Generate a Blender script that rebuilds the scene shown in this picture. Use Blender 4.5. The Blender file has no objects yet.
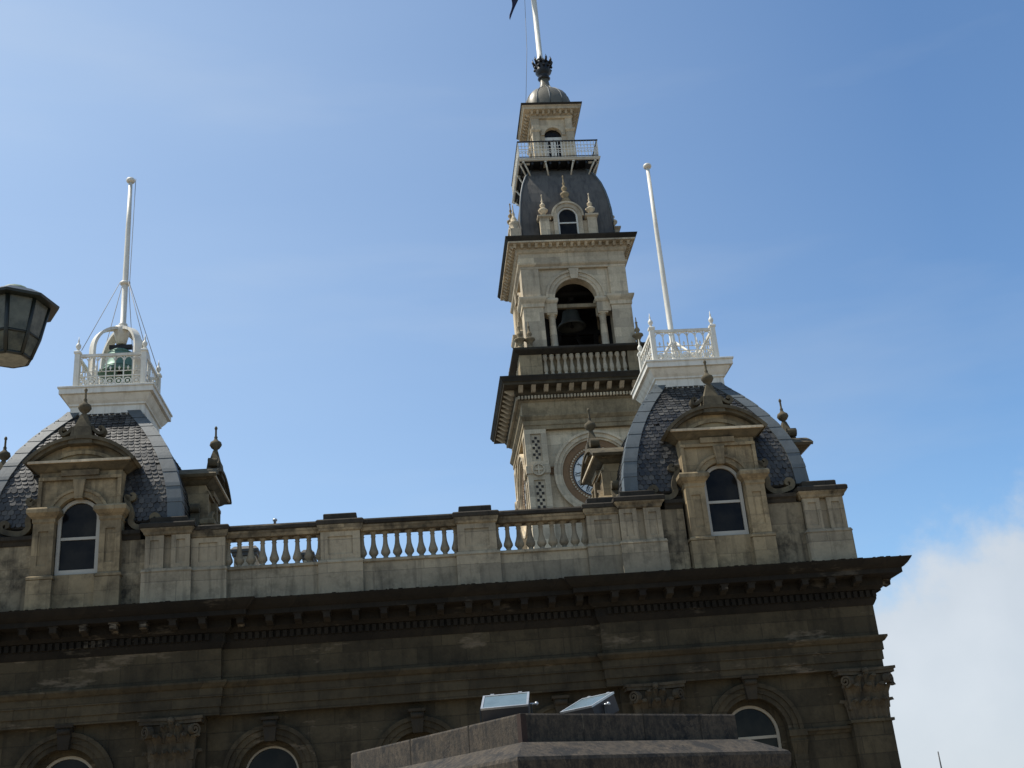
import bpy, bmesh, math, random
from mathutils import Matrix, Vector
random.seed(7)
PI = math.pi
R = math.radians
scn = bpy.context.scene
col = scn.collection

# ------------------------------------------------------------------ camera
cam_d = bpy.data.cameras.new('camera')
cam = bpy.data.objects.new('camera', cam_d)
col.objects.link(cam)
yaw, pitch, roll = 0.102421, 0.387371, -0.0851767
cy_, sy_, cp_, sp_ = math.cos(yaw), math.sin(yaw), math.cos(pitch), math.sin(pitch)
fwd = Vector((sy_ * cp_, cy_ * cp_, sp_))
r0 = Vector((cy_, -sy_, 0))
u0 = r0.cross(fwd)
rt = r0 * math.cos(roll) + u0 * math.sin(roll)
up = -r0 * math.sin(roll) + u0 * math.cos(roll)
bk = -fwd
cam.matrix_world = Matrix(((rt.x, up.x, bk.x, 0), (rt.y, up.y, bk.y, 0), (rt.z, up.z, bk.z, 0), (0, 0, 0, 1)))
cam_d.sensor_width = 36
cam_d.lens = 40.706
cam_d.clip_start = 0.1
cam_d.clip_end = 8000
scn.camera = cam

# ------------------------------------------------------------------ light
SUN_EL = R(60)
SUN_AZ = math.atan2(-0.50, 0.08)          # measured from +Y towards +X
sdir = Vector((math.sin(SUN_AZ) * math.cos(SUN_EL), math.cos(SUN_AZ) * math.cos(SUN_EL), math.sin(SUN_EL)))
SKY = 0.125
world = bpy.data.worlds.new('World')
scn.world = world
world.use_nodes = True
wn, wl = world.node_tree.nodes, world.node_tree.links
wn.clear()
sky = wn.new('ShaderNodeTexSky')
sky.sky_type = 'NISHITA'
sky.sun_disc = False
sky.sun_elevation = SUN_EL
sky.sun_rotation = SUN_AZ
sky.air_density = 1.0
sky.dust_density = 0.5
sky.ozone_density = 1.5
tc = wn.new('ShaderNodeTexCoord')


def wmath(op, a, b=None, c=None):
    n = wn.new('ShaderNodeMath')
    n.operation = op
    for i, v in enumerate((a, b, c)):
        if v is None:
            continue
        if isinstance(v, (int, float)):
            n.inputs[i].default_value = v
        else:
            wl.new(v, n.inputs[i])
    return n.outputs[0]


sep = wn.new('ShaderNodeSeparateXYZ')
wl.new(tc.outputs['Generated'], sep.inputs[0])
DX, DY, DZ = sep.outputs
# a bank of cumulus low on the right-hand horizon, plus thin cirrus
az = wmath('ARCTAN2', DX, DY)
el = wmath('ARCSINE', DZ)
nz = wn.new('ShaderNodeTexNoise')
nz.inputs['Scale'].default_value = 5.0
nz.inputs['Detail'].default_value = 10
nz.inputs['Roughness'].default_value = 0.6
wl.new(tc.outputs['Generated'], nz.inputs['Vector'])
bank = wmath('SUBTRACT', wmath('MULTIPLY_ADD', az, 0.50, 0.012), el)   # rises to the right
bank = wmath('ADD', bank, wmath('MULTIPLY_ADD', nz.outputs['Fac'], 0.46, -0.23))
mr = wn.new('ShaderNodeMapRange')
mr.interpolation_type = 'SMOOTHSTEP'
mr.inputs['From Min'].default_value = -0.015
mr.inputs['From Max'].default_value = 0.07
wl.new(bank, mr.inputs['Value'])
azm = wn.new('ShaderNodeMapRange')
azm.interpolation_type = 'SMOOTHSTEP'
azm.inputs['From Min'].default_value = 0.22
azm.inputs['From Max'].default_value = 0.40
wl.new(az, azm.inputs['Value'])
fro = wn.new('ShaderNodeMapRange')
fro.inputs['From Min'].default_value = 1.9
fro.inputs['From Max'].default_value = 1.4
wl.new(az, fro.inputs['Value'])
bankm = wmath('MULTIPLY', wmath('MULTIPLY', mr.outputs[0], azm.outputs[0]), fro.outputs[0])
# thin wisps
mp = wn.new('ShaderNodeMapping')
mp.inputs['Rotation'].default_value = (0.3, 0.5, 0.4)
mp.inputs['Scale'].default_value = (1.2, 2.0, 6.5)
wl.new(tc.outputs['Generated'], mp.inputs['Vector'])
nz2 = wn.new('ShaderNodeTexNoise')
nz2.inputs['Scale'].default_value = 1.6
nz2.inputs['Detail'].default_value = 6
wl.new(mp.outputs[0], nz2.inputs['Vector'])
mr2 = wn.new('ShaderNodeMapRange')
mr2.inputs['From Min'].default_value = 0.56
mr2.inputs['From Max'].default_value = 0.9
mr2.inputs['To Max'].default_value = 0.24
wl.new(nz2.outputs['Fac'], mr2.inputs['Value'])
nz3 = wn.new('ShaderNodeTexNoise')
nz3.inputs['Scale'].default_value = 5.0
nz3.inputs['Detail'].default_value = 8
wl.new(tc.outputs['Generated'], nz3.inputs['Vector'])
cmix = wn.new('ShaderNodeMix')
cmix.data_type = 'RGBA'
cmix.inputs['A'].default_value = (3.3, 3.7, 4.15, 1)
cmix.inputs['B'].default_value = (4.2, 4.5, 4.85, 1)
cr3 = wn.new('ShaderNodeMapRange')
cr3.inputs['From Min'].default_value = 0.36
cr3.inputs['From Max'].default_value = 0.66
wl.new(nz3.outputs['Fac'], cr3.inputs['Value'])
wl.new(cr3.outputs[0], cmix.inputs['Factor'])
tot = wmath('MAXIMUM', wmath('MULTIPLY', bankm, 0.94), mr2.outputs[0])
tint = wn.new('ShaderNodeMix')
tint.data_type = 'RGBA'
tint.blend_type = 'MULTIPLY'
tint.inputs['Factor'].default_value = 1
tint.inputs['B'].default_value = (0.70, 0.865, 0.97, 1)
wl.new(sky.outputs[0], tint.inputs['A'])
mx = wn.new('ShaderNodeMix')
mx.data_type = 'RGBA'
wl.new(tot, mx.inputs['Factor'])
wl.new(cmix.outputs['Result'], mx.inputs['B'])
# thin high veil that thickens towards the sun's side of the sky
vl = wmath('MULTIPLY_ADD', az, -0.32, 0.165)
vn = wn.new('ShaderNodeClamp')
vn.inputs['Min'].default_value = 0.0
vn.inputs['Max'].default_value = 0.36
wl.new(wmath('MULTIPLY', vl, wmath('MULTIPLY_ADD', nz2.outputs['Fac'], 0.5, 0.75)), vn.inputs['Value'])
veil = wn.new('ShaderNodeMix')
veil.data_type = 'RGBA'
veil.inputs['B'].default_value = (5.2, 6.0, 6.5, 1)
wl.new(vn.outputs[0], veil.inputs['Factor'])
wl.new(tint.outputs['Result'], veil.inputs['A'])
wl.new(veil.outputs['Result'], mx.inputs['A'])
bg = wn.new('ShaderNodeBackground')
bg.inputs['Strength'].default_value = SKY
wl.new(mx.outputs['Result'], bg.inputs['Color'])
wo = wn.new('ShaderNodeOutputWorld')
wl.new(bg.outputs[0], wo.inputs['Surface'])

sun_d = bpy.data.lights.new('sun', 'SUN')
sun_d.energy = 4.5
sun_d.angle = R(0.5)
sun_d.color = (1.0, 0.94, 0.84)
sun = bpy.data.objects.new('sun', sun_d)
sun.rotation_euler = sdir.to_track_quat('Z', 'Y').to_euler()
sun.location = (-30, 20, 60)
col.objects.link(sun)

scn.view_settings.view_transform = 'Standard'
scn.view_settings.look = 'None'
scn.view_settings.gamma = 1
scn.view_settings.exposure = 0.45
scn.view_settings.use_curve_mapping = False
scn.cycles.max_bounces = 5
scn.cycles.diffuse_bounces = 3
scn.cycles.use_denoising = True


# ------------------------------------------------------------------ mesh builder
class MB:
    def __init__(self):
        self.v, self.f, self.s, self.uv = [], [], [], None
        self.M = None

    def vert(self, p):
        if self.M is not None:
            p = self.M @ Vector(p)
        self.v.append((p[0], p[1], p[2]))
        return len(self.v) - 1

    def face(self, idx, smooth=False):
        self.f.append(list(idx))
        self.s.append(smooth)

    def poly(self, pts, smooth=False):
        self.face([self.vert(p) for p in pts], smooth)

    def box(self, x0, x1, y0, y1, z0, z1):
        v = [self.vert((x, y, z)) for z in (z0, z1) for y in (y0, y1) for x in (x0, x1)]
        for q in ((0, 2, 3, 1), (4, 5, 7, 6), (0, 1, 5, 4), (2, 6, 7, 3), (0, 4, 6, 2), (1, 3, 7, 5)):
            self.face([v[i] for i in q])

    def frustum(self, x0, x1, y0, y1, z0, X0, X1, Y0, Y1, z1):
        v = [self.vert(p) for p in ((x0, y0, z0), (x1, y0, z0), (x0, y1, z0), (x1, y1, z0),
                                    (X0, Y0, z1), (X1, Y0, z1), (X0, Y1, z1), (X1, Y1, z1))]
        for q in ((0, 2, 3, 1), (4, 5, 7, 6), (0, 1, 5, 4), (2, 6, 7, 3), (0, 4, 6, 2), (1, 3, 7, 5)):
            self.face([v[i] for i in q])

    def loft(self, rings, cap0=True, cap1=True, smooth=False, closed=True):
        ids = [[self.vert(p) for p in r] for r in rings]
        n = len(ids[0])
        for a, b in zip(ids, ids[1:]):
            for i in range(n if closed else n - 1):
                j = (i + 1) % n
                self.face((a[i], a[j], b[j], b[i]), smooth)
        if cap0:
            self.face(ids[0][::-1])
        if cap1:
            self.face(ids[-1])

    def squares(self, cx, cy, prof, cap0=True, cap1=True):
        self.loft([[(cx - h, cy - h, z), (cx + h, cy - h, z), (cx + h, cy + h, z), (cx - h, cy + h, z)] for h, z in prof], cap0, cap1)

    def rects(self, x0, x1, y0, y1, prof, cap0=True, cap1=True):
        self.loft([[(x0 - o, y0 - o, z), (x1 + o, y0 - o, z), (x1 + o, y1 + o, z), (x0 - o, y1 + o, z)] for o, z in prof], cap0, cap1)

    def lathe(self, cx, cy, prof, n=12, cap0=True, cap1=True, smooth=True, ph=0.0):
        self.loft([[(cx + r * math.cos(ph + 2 * PI * i / n), cy + r * math.sin(ph + 2 * PI * i / n), z) for i in range(n)] for r, z in prof], cap0, cap1, smooth)

    def prism_xz(self, pts, y0, y1):
        """closed polygon in the x-z plane (counter-clockwise seen from -y) given thickness y0..y1"""
        a = [self.vert((x, y0, z)) for x, z in pts]
        b = [self.vert((x, y1, z)) for x, z in pts]
        self.face(a)
        self.face(b[::-1])
        n = len(pts)
        for i in range(n):
            j = (i + 1) % n
            self.face((a[j], a[i], b[i], b[j]))

    def ribbon(self, pts, w, y0, y1):
        """a bent bar following pts in the x-z plane"""
        rings = []
        n = len(pts)
        for i, (x, z) in enumerate(pts):
            xa, za = pts[max(i - 1, 0)]
            xb, zb = pts[min(i + 1, n - 1)]
            dx, dz = xb - xa, zb - za
            l = math.hypot(dx, dz) or 1
            ww = w[i] if isinstance(w, (list, tuple)) else w
            nx, nz_ = -dz / l * ww / 2, dx / l * ww / 2
            rings.append([(x - nx, y0, z - nz_), (x + nx, y0, z + nz_), (x + nx, y1, z + nz_), (x - nx, y1, z - nz_)])
        self.loft(rings)

    def ringband(self, cx, cz, r0, r1, a0, a1, y0, y1, n=24):
        """flat arch band r0..r1 from angle a0 to a1 in the x-z plane"""
        rings = []
        for i in range(n + 1):
            a = a0 + (a1 - a0) * i / n
            c, s = math.cos(a), math.sin(a)
            rings.append([(cx + r0 * c, y0, cz + r0 * s), (cx + r1 * c, y0, cz + r1 * s),
                          (cx + r1 * c, y1, cz + r1 * s), (cx + r0 * c, y1, cz + r0 * s)])
        full = abs(abs(a1 - a0) - 2 * PI) < 1e-6
        self.loft(rings, not full, not full)

    def tube(self, pts, r, n=8, smooth=True):
        pts = [Vector(p) for p in pts]
        rings = []
        for i, p in enumerate(pts):
            d = (pts[min(i + 1, len(pts) - 1)] - pts[max(i - 1, 0)]).normalized()
            a = d.cross(Vector((0, 0, 1)))
            if a.length < 1e-3:
                a = d.cross(Vector((1, 0, 0)))
            a.normalize()
            b = d.cross(a)
            rr = r[i] if isinstance(r, (list, tuple)) else r
            rings.append([p + a * rr * math.cos(2 * PI * k / n) + b * rr * math.sin(2 * PI * k / n) for k in range(n)])
        self.loft(rings, smooth=smooth)

    def sphere(self, c, r, n=10, m=6, sq=1.0):
        self.lathe(c[0], c[1], [(max(r * math.sin(PI * i / m), 1e-3), c[2] - r * sq * math.cos(PI * i / m)) for i in range(m + 1)], n)

    def sweep(self, path, prof, caps=True, closed=False):
        """moulding profile (out, z) swept along a plan polyline, outward to the right of travel"""
        n = len(path)
        rings = []
        for i in range(n):
            P = Vector(path[i])
            ns = []
            for a, b in ((i - 1, i), (i, i + 1)):
                if closed:
                    a, b = a % n, b % n
                elif a < 0 or b >= n:
                    continue
                d = (Vector(path[b]) - Vector(path[a])).normalized()
                ns.append(Vector((d.y, -d.x)))
            m = ns[0] if len(ns) == 1 else (ns[0] + ns[1]) / (1 + ns[0].dot(ns[1]))
            rings.append([(P.x + m.x * o, P.y + m.y * o, z) for o, z in prof])
        if closed:
            rings.append(rings[0])
        self.loft(rings, caps and not closed, caps and not closed, closed=True)

    def arched_wall(self, x0, x1, z0, z1, ops, y0, y1, n=16):
        """wall slab with round-headed openings (cx, zbottom, zspring, r)"""
        ops = sorted(ops)
        xs = x0
        for cx, zb, zs, r in ops:
            if cx - r > xs + 1e-4:
                self.box(xs, cx - r, y0, y1, z0, z1)
            if zb > z0 + 1e-4:
                self.box(cx - r, cx + r, y0, y1, z0, zb)
            for i in range(n):
                a, b = PI - PI * i / n, PI - PI * (i + 1) / n
                pa = (cx + r * math.cos(a), zs + r * math.sin(a))
                pb = (cx + r * math.cos(b), zs + r * math.sin(b))
                self.poly([(pa[0], y0, pa[1]), (pb[0], y0, pb[1]), (pb[0], y0, z1), (pa[0], y0, z1)])
                self.poly([(pa[0], y1, z1), (pb[0], y1, z1), (pb[0], y1, pb[1]), (pa[0], y1, pa[1])])
                self.poly([(pa[0], y1, pa[1]), (pb[0], y1, pb[1]), (pb[0], y0, pb[1]), (pa[0], y0, pa[1])], True)
                self.poly([(pa[0], y0, z1), (pb[0], y0, z1), (pb[0], y1, z1), (pa[0], y1, z1)])
            xs = cx + r
        if x1 > xs + 1e-4:
            self.box(xs, x1, y0, y1, z0, z1)

    def build(self, name, mat, parent=None, loc=(0, 0, 0), rz=0.0, fix=True):
        me = bpy.data.meshes.new(name)
        me.from_pydata(self.v, [], self.f)
        me.polygons.foreach_set('use_smooth', self.s)
        if fix:
            bm = bmesh.new()
            bm.from_mesh(me)
            bmesh.ops.recalc_face_normals(bm, faces=bm.faces)
            bm.to_mesh(me)
            bm.free()
        me.materials.append(mat)
        o = bpy.data.objects.new(name, me)
        o.location = loc
        o.rotation_euler = (0, 0, rz)
        col.objects.link(o)
        if parent is not None:
            o.parent = parent
        return o


def rotz(a):
    return Matrix.Rotation(a, 4, 'Z')


def thing(name, label, cat, loc, group=None, rz=0.0):
    o = bpy.data.objects.new(name, None)
    o.empty_display_size = 0.3
    o.location = loc
    o.rotation_euler = (0, 0, rz)
    o['label'] = label
    o['category'] = cat
    if group:
        o['group'] = group
    col.objects.link(o)
    return o


def kids(o):
    return [c for c in ALL() if c.parent == o]


def ALL():
    return list(col.objects)


def dup(o, parent=None, loc=None, rz=None):
    """copy an object with its children (linked mesh data)"""
    c = o.copy()
    col.objects.link(c)
    if parent is not None:
        c.parent = parent
    if loc is not None:
        c.location = loc
    if rz is not None:
        c.rotation_euler = (0, 0, rz)
    for ch in list(o.children):
        dup(ch, c)
    return c


# ------------------------------------------------------------------ materials
def new_mat(name):
    m = bpy.data.materials.new(name)
    m.use_nodes = True
    nt = m.node_tree
    return m, nt.nodes, nt.links, nt.nodes['Principled BSDF']


def mixc(ns, ls, fac, a, b, mode='MIX'):
    n = ns.new('ShaderNodeMix')
    n.data_type = 'RGBA'
    n.blend_type = mode
    for k, v in (('Factor', fac), ('A', a), ('B', b)):
        if isinstance(v, (int, float)):
            n.inputs[k].default_value = v
        elif isinstance(v, tuple):
            n.inputs[k].default_value = (*v, 1) if len(v) == 3 else v
        else:
            ls.new(v, n.inputs[k])
    return n.outputs['Result']


def noise(ns, ls, vec, scale, detail=5, rough=0.55, lo=None, hi=None, tmax=1.0):
    n = ns.new('ShaderNodeTexNoise')
    n.inputs['Scale'].default_value = scale
    n.inputs['Detail'].default_value = detail
    n.inputs['Roughness'].default_value = rough
    ls.new(vec, n.inputs['Vector'])
    if lo is None:
        return n.outputs['Fac']
    r = ns.new('ShaderNodeMapRange')
    r.inputs['From Min'].default_value = lo
    r.inputs['From Max'].default_value = hi
    r.inputs['To Max'].default_value = tmax
    ls.new(n.outputs['Fac'], r.inputs['Value'])
    return r.outputs[0]


def stone(name, c1, c2, stain, pale=None, bw=0.9, bh=0.38, joint=0.012, stain_amt=0.7, s_lo=0.5, s_hi=0.72, streak=True, jcol=None, bump=0.25, blocks=True):
    m, ns, ls, p = new_mat(name)
    t = ns.new('ShaderNodeTexCoord')
    ob0 = t.outputs['Object']
    oi = ns.new('ShaderNodeObjectInfo')
    va = ns.new('ShaderNodeVectorMath')
    va.operation = 'MULTIPLY_ADD'
    ls.new(oi.outputs['Random'], va.inputs[0])
    va.inputs[1].default_value = (31.0, 17.0, 23.0)
    ls.new(ob0, va.inputs[2])
    ob = va.outputs[0]
    sp = ns.new('ShaderNodeSeparateXYZ')
    ls.new(ob0, sp.inputs[0])
    ad = ns.new('ShaderNodeMath')
    ad.operation = 'ADD'
    ls.new(sp.outputs[0], ad.inputs[0])
    ls.new(sp.outputs[1], ad.inputs[1])
    cb = ns.new('ShaderNodeCombineXYZ')
    ls.new(ad.outputs[0], cb.inputs[0])
    ls.new(sp.outputs[2], cb.inputs[1])
    big = noise(ns, ls, ob, 0.9, 4, 0.6, 0.35, 0.7)
    base = mixc(ns, ls, big, c1, c2)
    height = None
    if blocks:
        b = ns.new('ShaderNodeTexBrick')
        b.inputs['Scale'].default_value = 1
        b.inputs['Brick Width'].default_value = bw
        b.inputs['Row Height'].default_value = bh
        b.inputs['Mortar Size'].default_value = joint
        b.inputs['Mortar Smooth'].default_value = 0.3
        b.inputs['Color1'].default_value = (0.62, 0.62, 0.62, 1)
        b.inputs['Color2'].default_value = (1.2, 1.18, 1.12, 1)
        b.inputs['Mortar'].default_value = (0.6, 0.6, 0.6, 1)
        ls.new(cb.outputs[0], b.inputs['Vector'])
        base = mixc(ns, ls, 0.75, base, b.outputs['Color'], 'MULTIPLY')
        height = b.outputs['Fac']
    fine = noise(ns, ls, ob, 14, 6, 0.65)
    fm = ns.new('ShaderNodeMapRange')
    fm.inputs['To Min'].default_value = 0.7
    fm.inputs['To Max'].default_value = 1.3
    ls.new(fine, fm.inputs['Value'])
    cbf = ns.new('ShaderNodeCombineXYZ')
    for i in range(3):
        ls.new(fm.outputs[0], cbf.inputs[i])
    base = mixc(ns, ls, 0.8, base, cbf.outputs[0], 'MULTIPLY')
    # soot and lichen patches, and vertical run-off streaks
    st = noise(ns, ls, ob, 1.7, 7, 0.7, s_lo, s_hi, stain_amt)
    base = mixc(ns, ls, st, base, stain)
    if streak:
        mpn = ns.new('ShaderNodeMapping')
        mpn.inputs['Scale'].default_value = (5.0, 5.0, 0.45)
        ls.new(ob, mpn.inputs['Vector'])
        sk = noise(ns, ls, mpn.outputs[0], 1.2, 5, 0.6, 0.52, 0.75, stain_amt * 0.8)
        base = mixc(ns, ls, sk, base, stain)
    if pale is not None:
        mpp = ns.new('ShaderNodeMapping')
        mpp.inputs['Scale'].default_value = (0.55, 0.55, 1.9)
        ls.new(ob, mpp.inputs['Vector'])
        pf = noise(ns, ls, mpp.outputs[0], 0.9, 5, 0.75, 0.60, 0.67, 0.7)
        base = mixc(ns, ls, pf, base, pale)
    ls.new(base, p.inputs['Base Color'])
    p.inputs['Roughness'].default_value = 0.9
    p.inputs['Specular IOR Level'].default_value = 0.2
    bp = ns.new('ShaderNodeBump')
    bp.inputs['Strength'].default_value = bump
    bp.inputs['Distance'].default_value = 0.02
    ls.new(fine, bp.inputs['Height'])
    if height is not None:
        inv = ns.new('ShaderNodeBump')
        inv.invert = True
        inv.inputs['Strength'].default_value = 0.5
        inv.inputs['Distance'].default_value = 0.015
        ls.new(height, inv.inputs['Height'])
        ls.new(inv.outputs[0], bp.inputs['Normal'])
    ls.new(bp.outputs[0], p.inputs['Normal'])
    return m


def paint(name, c, rough=0.5, dirt=(0.1, 0.1, 0.09), amt=0.3, metal=0.0, scale=3.0, spec=0.4, bump=0.05, lo=0.48, hi=0.75, streak=0.0):
    m, ns, ls, p = new_mat(name)
    t = ns.new('ShaderNodeTexCoord')
    ob = t.outputs['Object']
    d = noise(ns, ls, ob, scale, 6, 0.65, lo, hi, amt)
    cc_ = mixc(ns, ls, d, c, dirt)
    if streak:
        mpn = ns.new('ShaderNodeMapping')
        mpn.inputs['Scale'].default_value = (4.0, 4.0, 0.5)
        ls.new(ob, mpn.inputs['Vector'])
        cc_ = mixc(ns, ls, noise(ns, ls, mpn.outputs[0], 1.6, 6, 0.65, 0.48, 0.72, streak), cc_, dirt)
    ls.new(cc_, p.inputs['Base Color'])
    p.inputs['Roughness'].default_value = rough
    p.inputs['Metallic'].default_value = metal
    p.inputs['Specular IOR Level'].default_value = spec
    bp = ns.new('ShaderNodeBump')
    bp.inputs['Strength'].default_value = bump * 4
    bp.inputs['Distance'].default_value = 0.01
    ls.new(noise(ns, ls, ob, scale * 8, 4), bp.inputs['Height'])
    ls.new(bp.outputs[0], p.inputs['Normal'])
    return m


SOOT = (0.022, 0.02, 0.018)
M = {}
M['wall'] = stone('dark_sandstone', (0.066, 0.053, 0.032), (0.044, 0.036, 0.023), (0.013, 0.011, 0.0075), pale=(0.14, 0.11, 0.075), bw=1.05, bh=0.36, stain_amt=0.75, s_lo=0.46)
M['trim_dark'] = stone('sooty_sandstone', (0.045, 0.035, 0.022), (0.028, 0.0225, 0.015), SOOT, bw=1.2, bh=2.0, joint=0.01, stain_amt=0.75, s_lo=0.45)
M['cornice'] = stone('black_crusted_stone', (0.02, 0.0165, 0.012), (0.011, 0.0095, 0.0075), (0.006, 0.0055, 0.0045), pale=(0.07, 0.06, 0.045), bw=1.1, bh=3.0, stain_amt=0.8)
M['parapet'] = stone('grey_limestone', (0.335, 0.279, 0.195), (0.225, 0.19, 0.135), (0.035, 0.03, 0.023), bw=2.2, bh=0.75, joint=0.008, stain_amt=0.8, s_lo=0.5, s_hi=0.78)
M['attic'] = stone('soot_streaked_limestone', (0.31, 0.252, 0.165), (0.20, 0.165, 0.11), (0.022, 0.019, 0.015), bw=1.0, bh=0.5, joint=0.008, stain_amt=0.9, s_lo=0.44, s_hi=0.66)
M['coping'] = stone('black_lichen_coping', (0.045, 0.038, 0.029), (0.026, 0.023, 0.018), (0.012, 0.011, 0.0095), pale=(0.13, 0.11, 0.08), bw=1.3, bh=3.0, stain_amt=0.8)
M['dormer'] = stone('cream_weathered_stone', (0.33, 0.255, 0.152), (0.195, 0.153, 0.094), (0.035, 0.028, 0.02), bw=0.7, bh=0.42, joint=0.006, stain_amt=0.85, s_lo=0.47, s_hi=0.72)
M['hood'] = stone('dark_pediment_stone', (0.17, 0.14, 0.09), (0.09, 0.076, 0.05), (0.022, 0.02, 0.016), bw=0.9, bh=3.0, stain_amt=0.75, s_lo=0.42)
M['tower'] = stone('pale_tower_stone', (0.58, 0.48, 0.34), (0.46, 0.385, 0.275), (0.12, 0.098, 0.068), bw=1.1, bh=0.42, joint=0.004, stain_amt=0.6, s_lo=0.5, s_hi=0.82)
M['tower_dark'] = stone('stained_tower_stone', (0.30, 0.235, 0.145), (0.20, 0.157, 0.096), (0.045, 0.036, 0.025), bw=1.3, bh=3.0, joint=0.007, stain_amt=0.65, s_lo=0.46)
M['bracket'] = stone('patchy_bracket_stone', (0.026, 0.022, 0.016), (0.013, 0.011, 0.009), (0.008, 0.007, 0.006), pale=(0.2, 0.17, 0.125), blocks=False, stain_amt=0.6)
M['tower_soffit'] = stone('dark_tower_soffit', (0.085, 0.068, 0.043), (0.055, 0.044, 0.028), (0.02, 0.017, 0.012), bw=1.3, bh=3.0, joint=0.007, stain_amt=0.6)  # darker tone of tower stone, used on the lower cornice
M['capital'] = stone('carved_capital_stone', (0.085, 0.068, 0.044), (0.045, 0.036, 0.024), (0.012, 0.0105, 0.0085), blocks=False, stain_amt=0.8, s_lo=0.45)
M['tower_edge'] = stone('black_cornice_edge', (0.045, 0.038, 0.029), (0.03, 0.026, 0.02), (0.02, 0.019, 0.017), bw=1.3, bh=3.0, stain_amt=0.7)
M['terracotta'] = paint('ochre_clock_surround', (0.20, 0.115, 0.055), 0.8, (0.09, 0.06, 0.035), 0.6)
M['white'] = paint('white_paint', (0.64, 0.61, 0.53), 0.5, (0.3, 0.26, 0.19), 0.4, streak=0.5)
M['cream_paint'] = paint('cream_paint', (0.55, 0.5, 0.4), 0.55, (0.25, 0.22, 0.17), 0.4)
M['frame'] = paint('window_frame_paint', (0.36, 0.335, 0.28), 0.5, (0.2, 0.19, 0.17), 0.4)
M['frame_dull'] = paint('dull_frame_paint', (0.3, 0.27, 0.21), 0.6, (0.12, 0.1, 0.08), 0.5)  # dimmer, browner frame colour for the main-floor windows
M['lead'] = paint('lead_flashing', (0.085, 0.098, 0.102), 0.55, (0.045, 0.05, 0.05), 0.6, 0.0, 2.0, streak=0.4)
M['leadroof'] = paint('lead_sheet_roof', (0.105, 0.096, 0.083), 0.6, (0.035, 0.034, 0.033), 0.6, 0.0, 1.2, 0.25, streak=0.8)
M['cupola'] = paint('weathered_copper_roof', (0.13, 0.115, 0.082), 0.45, (0.05, 0.05, 0.04), 0.7, 0.1, 2.2)
M['iron'] = paint('black_iron', (0.018, 0.018, 0.018), 0.45, (0.04, 0.035, 0.03), 0.4, 0.3)
M['bronze'] = paint('dark_bronze', (0.06, 0.064, 0.056), 0.5, (0.035, 0.036, 0.033), 0.5, 0.0)
M['verdigris'] = paint('verdigris_bell', (0.10, 0.19, 0.15), 0.55, (0.05, 0.08, 0.065), 0.6, 0.3)
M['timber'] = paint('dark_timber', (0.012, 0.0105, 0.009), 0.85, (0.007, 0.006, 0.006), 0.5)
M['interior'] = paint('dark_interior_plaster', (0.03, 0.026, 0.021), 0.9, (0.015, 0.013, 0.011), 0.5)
M['navy'] = paint('navy_flag_cloth', (0.012, 0.015, 0.05), 0.8, (0.008, 0.01, 0.03), 0.5)
M['rope'] = paint('rope_grey', (0.3, 0.29, 0.27), 0.8)
M['roof_flat'] = paint('flat_roof_bitumen', (0.07, 0.07, 0.072), 0.9)
M['clock_white'] = paint('opal_clock_glass', (0.62, 0.62, 0.58), 0.3, (0.3, 0.3, 0.28), 0.3)
M['alu'] = paint('cast_aluminium', (0.42, 0.43, 0.43), 0.4, (0.15, 0.15, 0.15), 0.4, 0.7)
M['lamp_grey'] = paint('grey_lamp_housing', (0.04, 0.036, 0.036), 0.6, (0.02, 0.018, 0.018), 0.5)
M['lamp_metal'] = paint('dark_green_lamp_metal', (0.007, 0.010, 0.008), 0.45, (0.02, 0.026, 0.02), 0.5, 0.0)
M['lamp_cap'] = paint('verdigris_lamp_cap', (0.12, 0.16, 0.11), 0.6, (0.3, 0.32, 0.22), 0.5)


def glass_dark():
    m, ns, ls, p = new_mat('dark_window_glass')
    t = ns.new('ShaderNodeTexCoord')
    d = noise(ns, ls, t.outputs['Object'], 1.3, 4, 0.6, 0.4, 0.75)
    ls.new(mixc(ns, ls, d, (0.006, 0.006, 0.007), (0.028, 0.025, 0.02)), p.inputs['Base Color'])
    p.inputs['Roughness'].default_value = 0.12
    p.inputs['Specular IOR Level'].default_value = 0.1
    bp = ns.new('ShaderNodeBump')
    bp.inputs['Strength'].default_value = 0.15
    ls.new(noise(ns, ls, t.outputs['Object'], 1.5, 2), bp.inputs['Height'])
    ls.new(bp.outputs[0], p.inputs['Normal'])
    return m


def glass_flood():
    m, ns, ls, p = new_mat('floodlight_glass')
    p.inputs['Base Color'].default_value = (0.30, 0.36, 0.37, 1)
    p.inputs['Roughness'].default_value = 0.12
    p.inputs['Metallic'].default_value = 0.3
    t = ns.new('ShaderNodeTexCoord')
    ls.new(mixc(ns, ls, noise(ns, ls, t.outputs['Object'], 6, 5, 0.6, 0.4, 0.8), (0.15, 0.20, 0.205), (0.10, 0.14, 0.145)), p.inputs['Base Color'])
    return m


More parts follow.
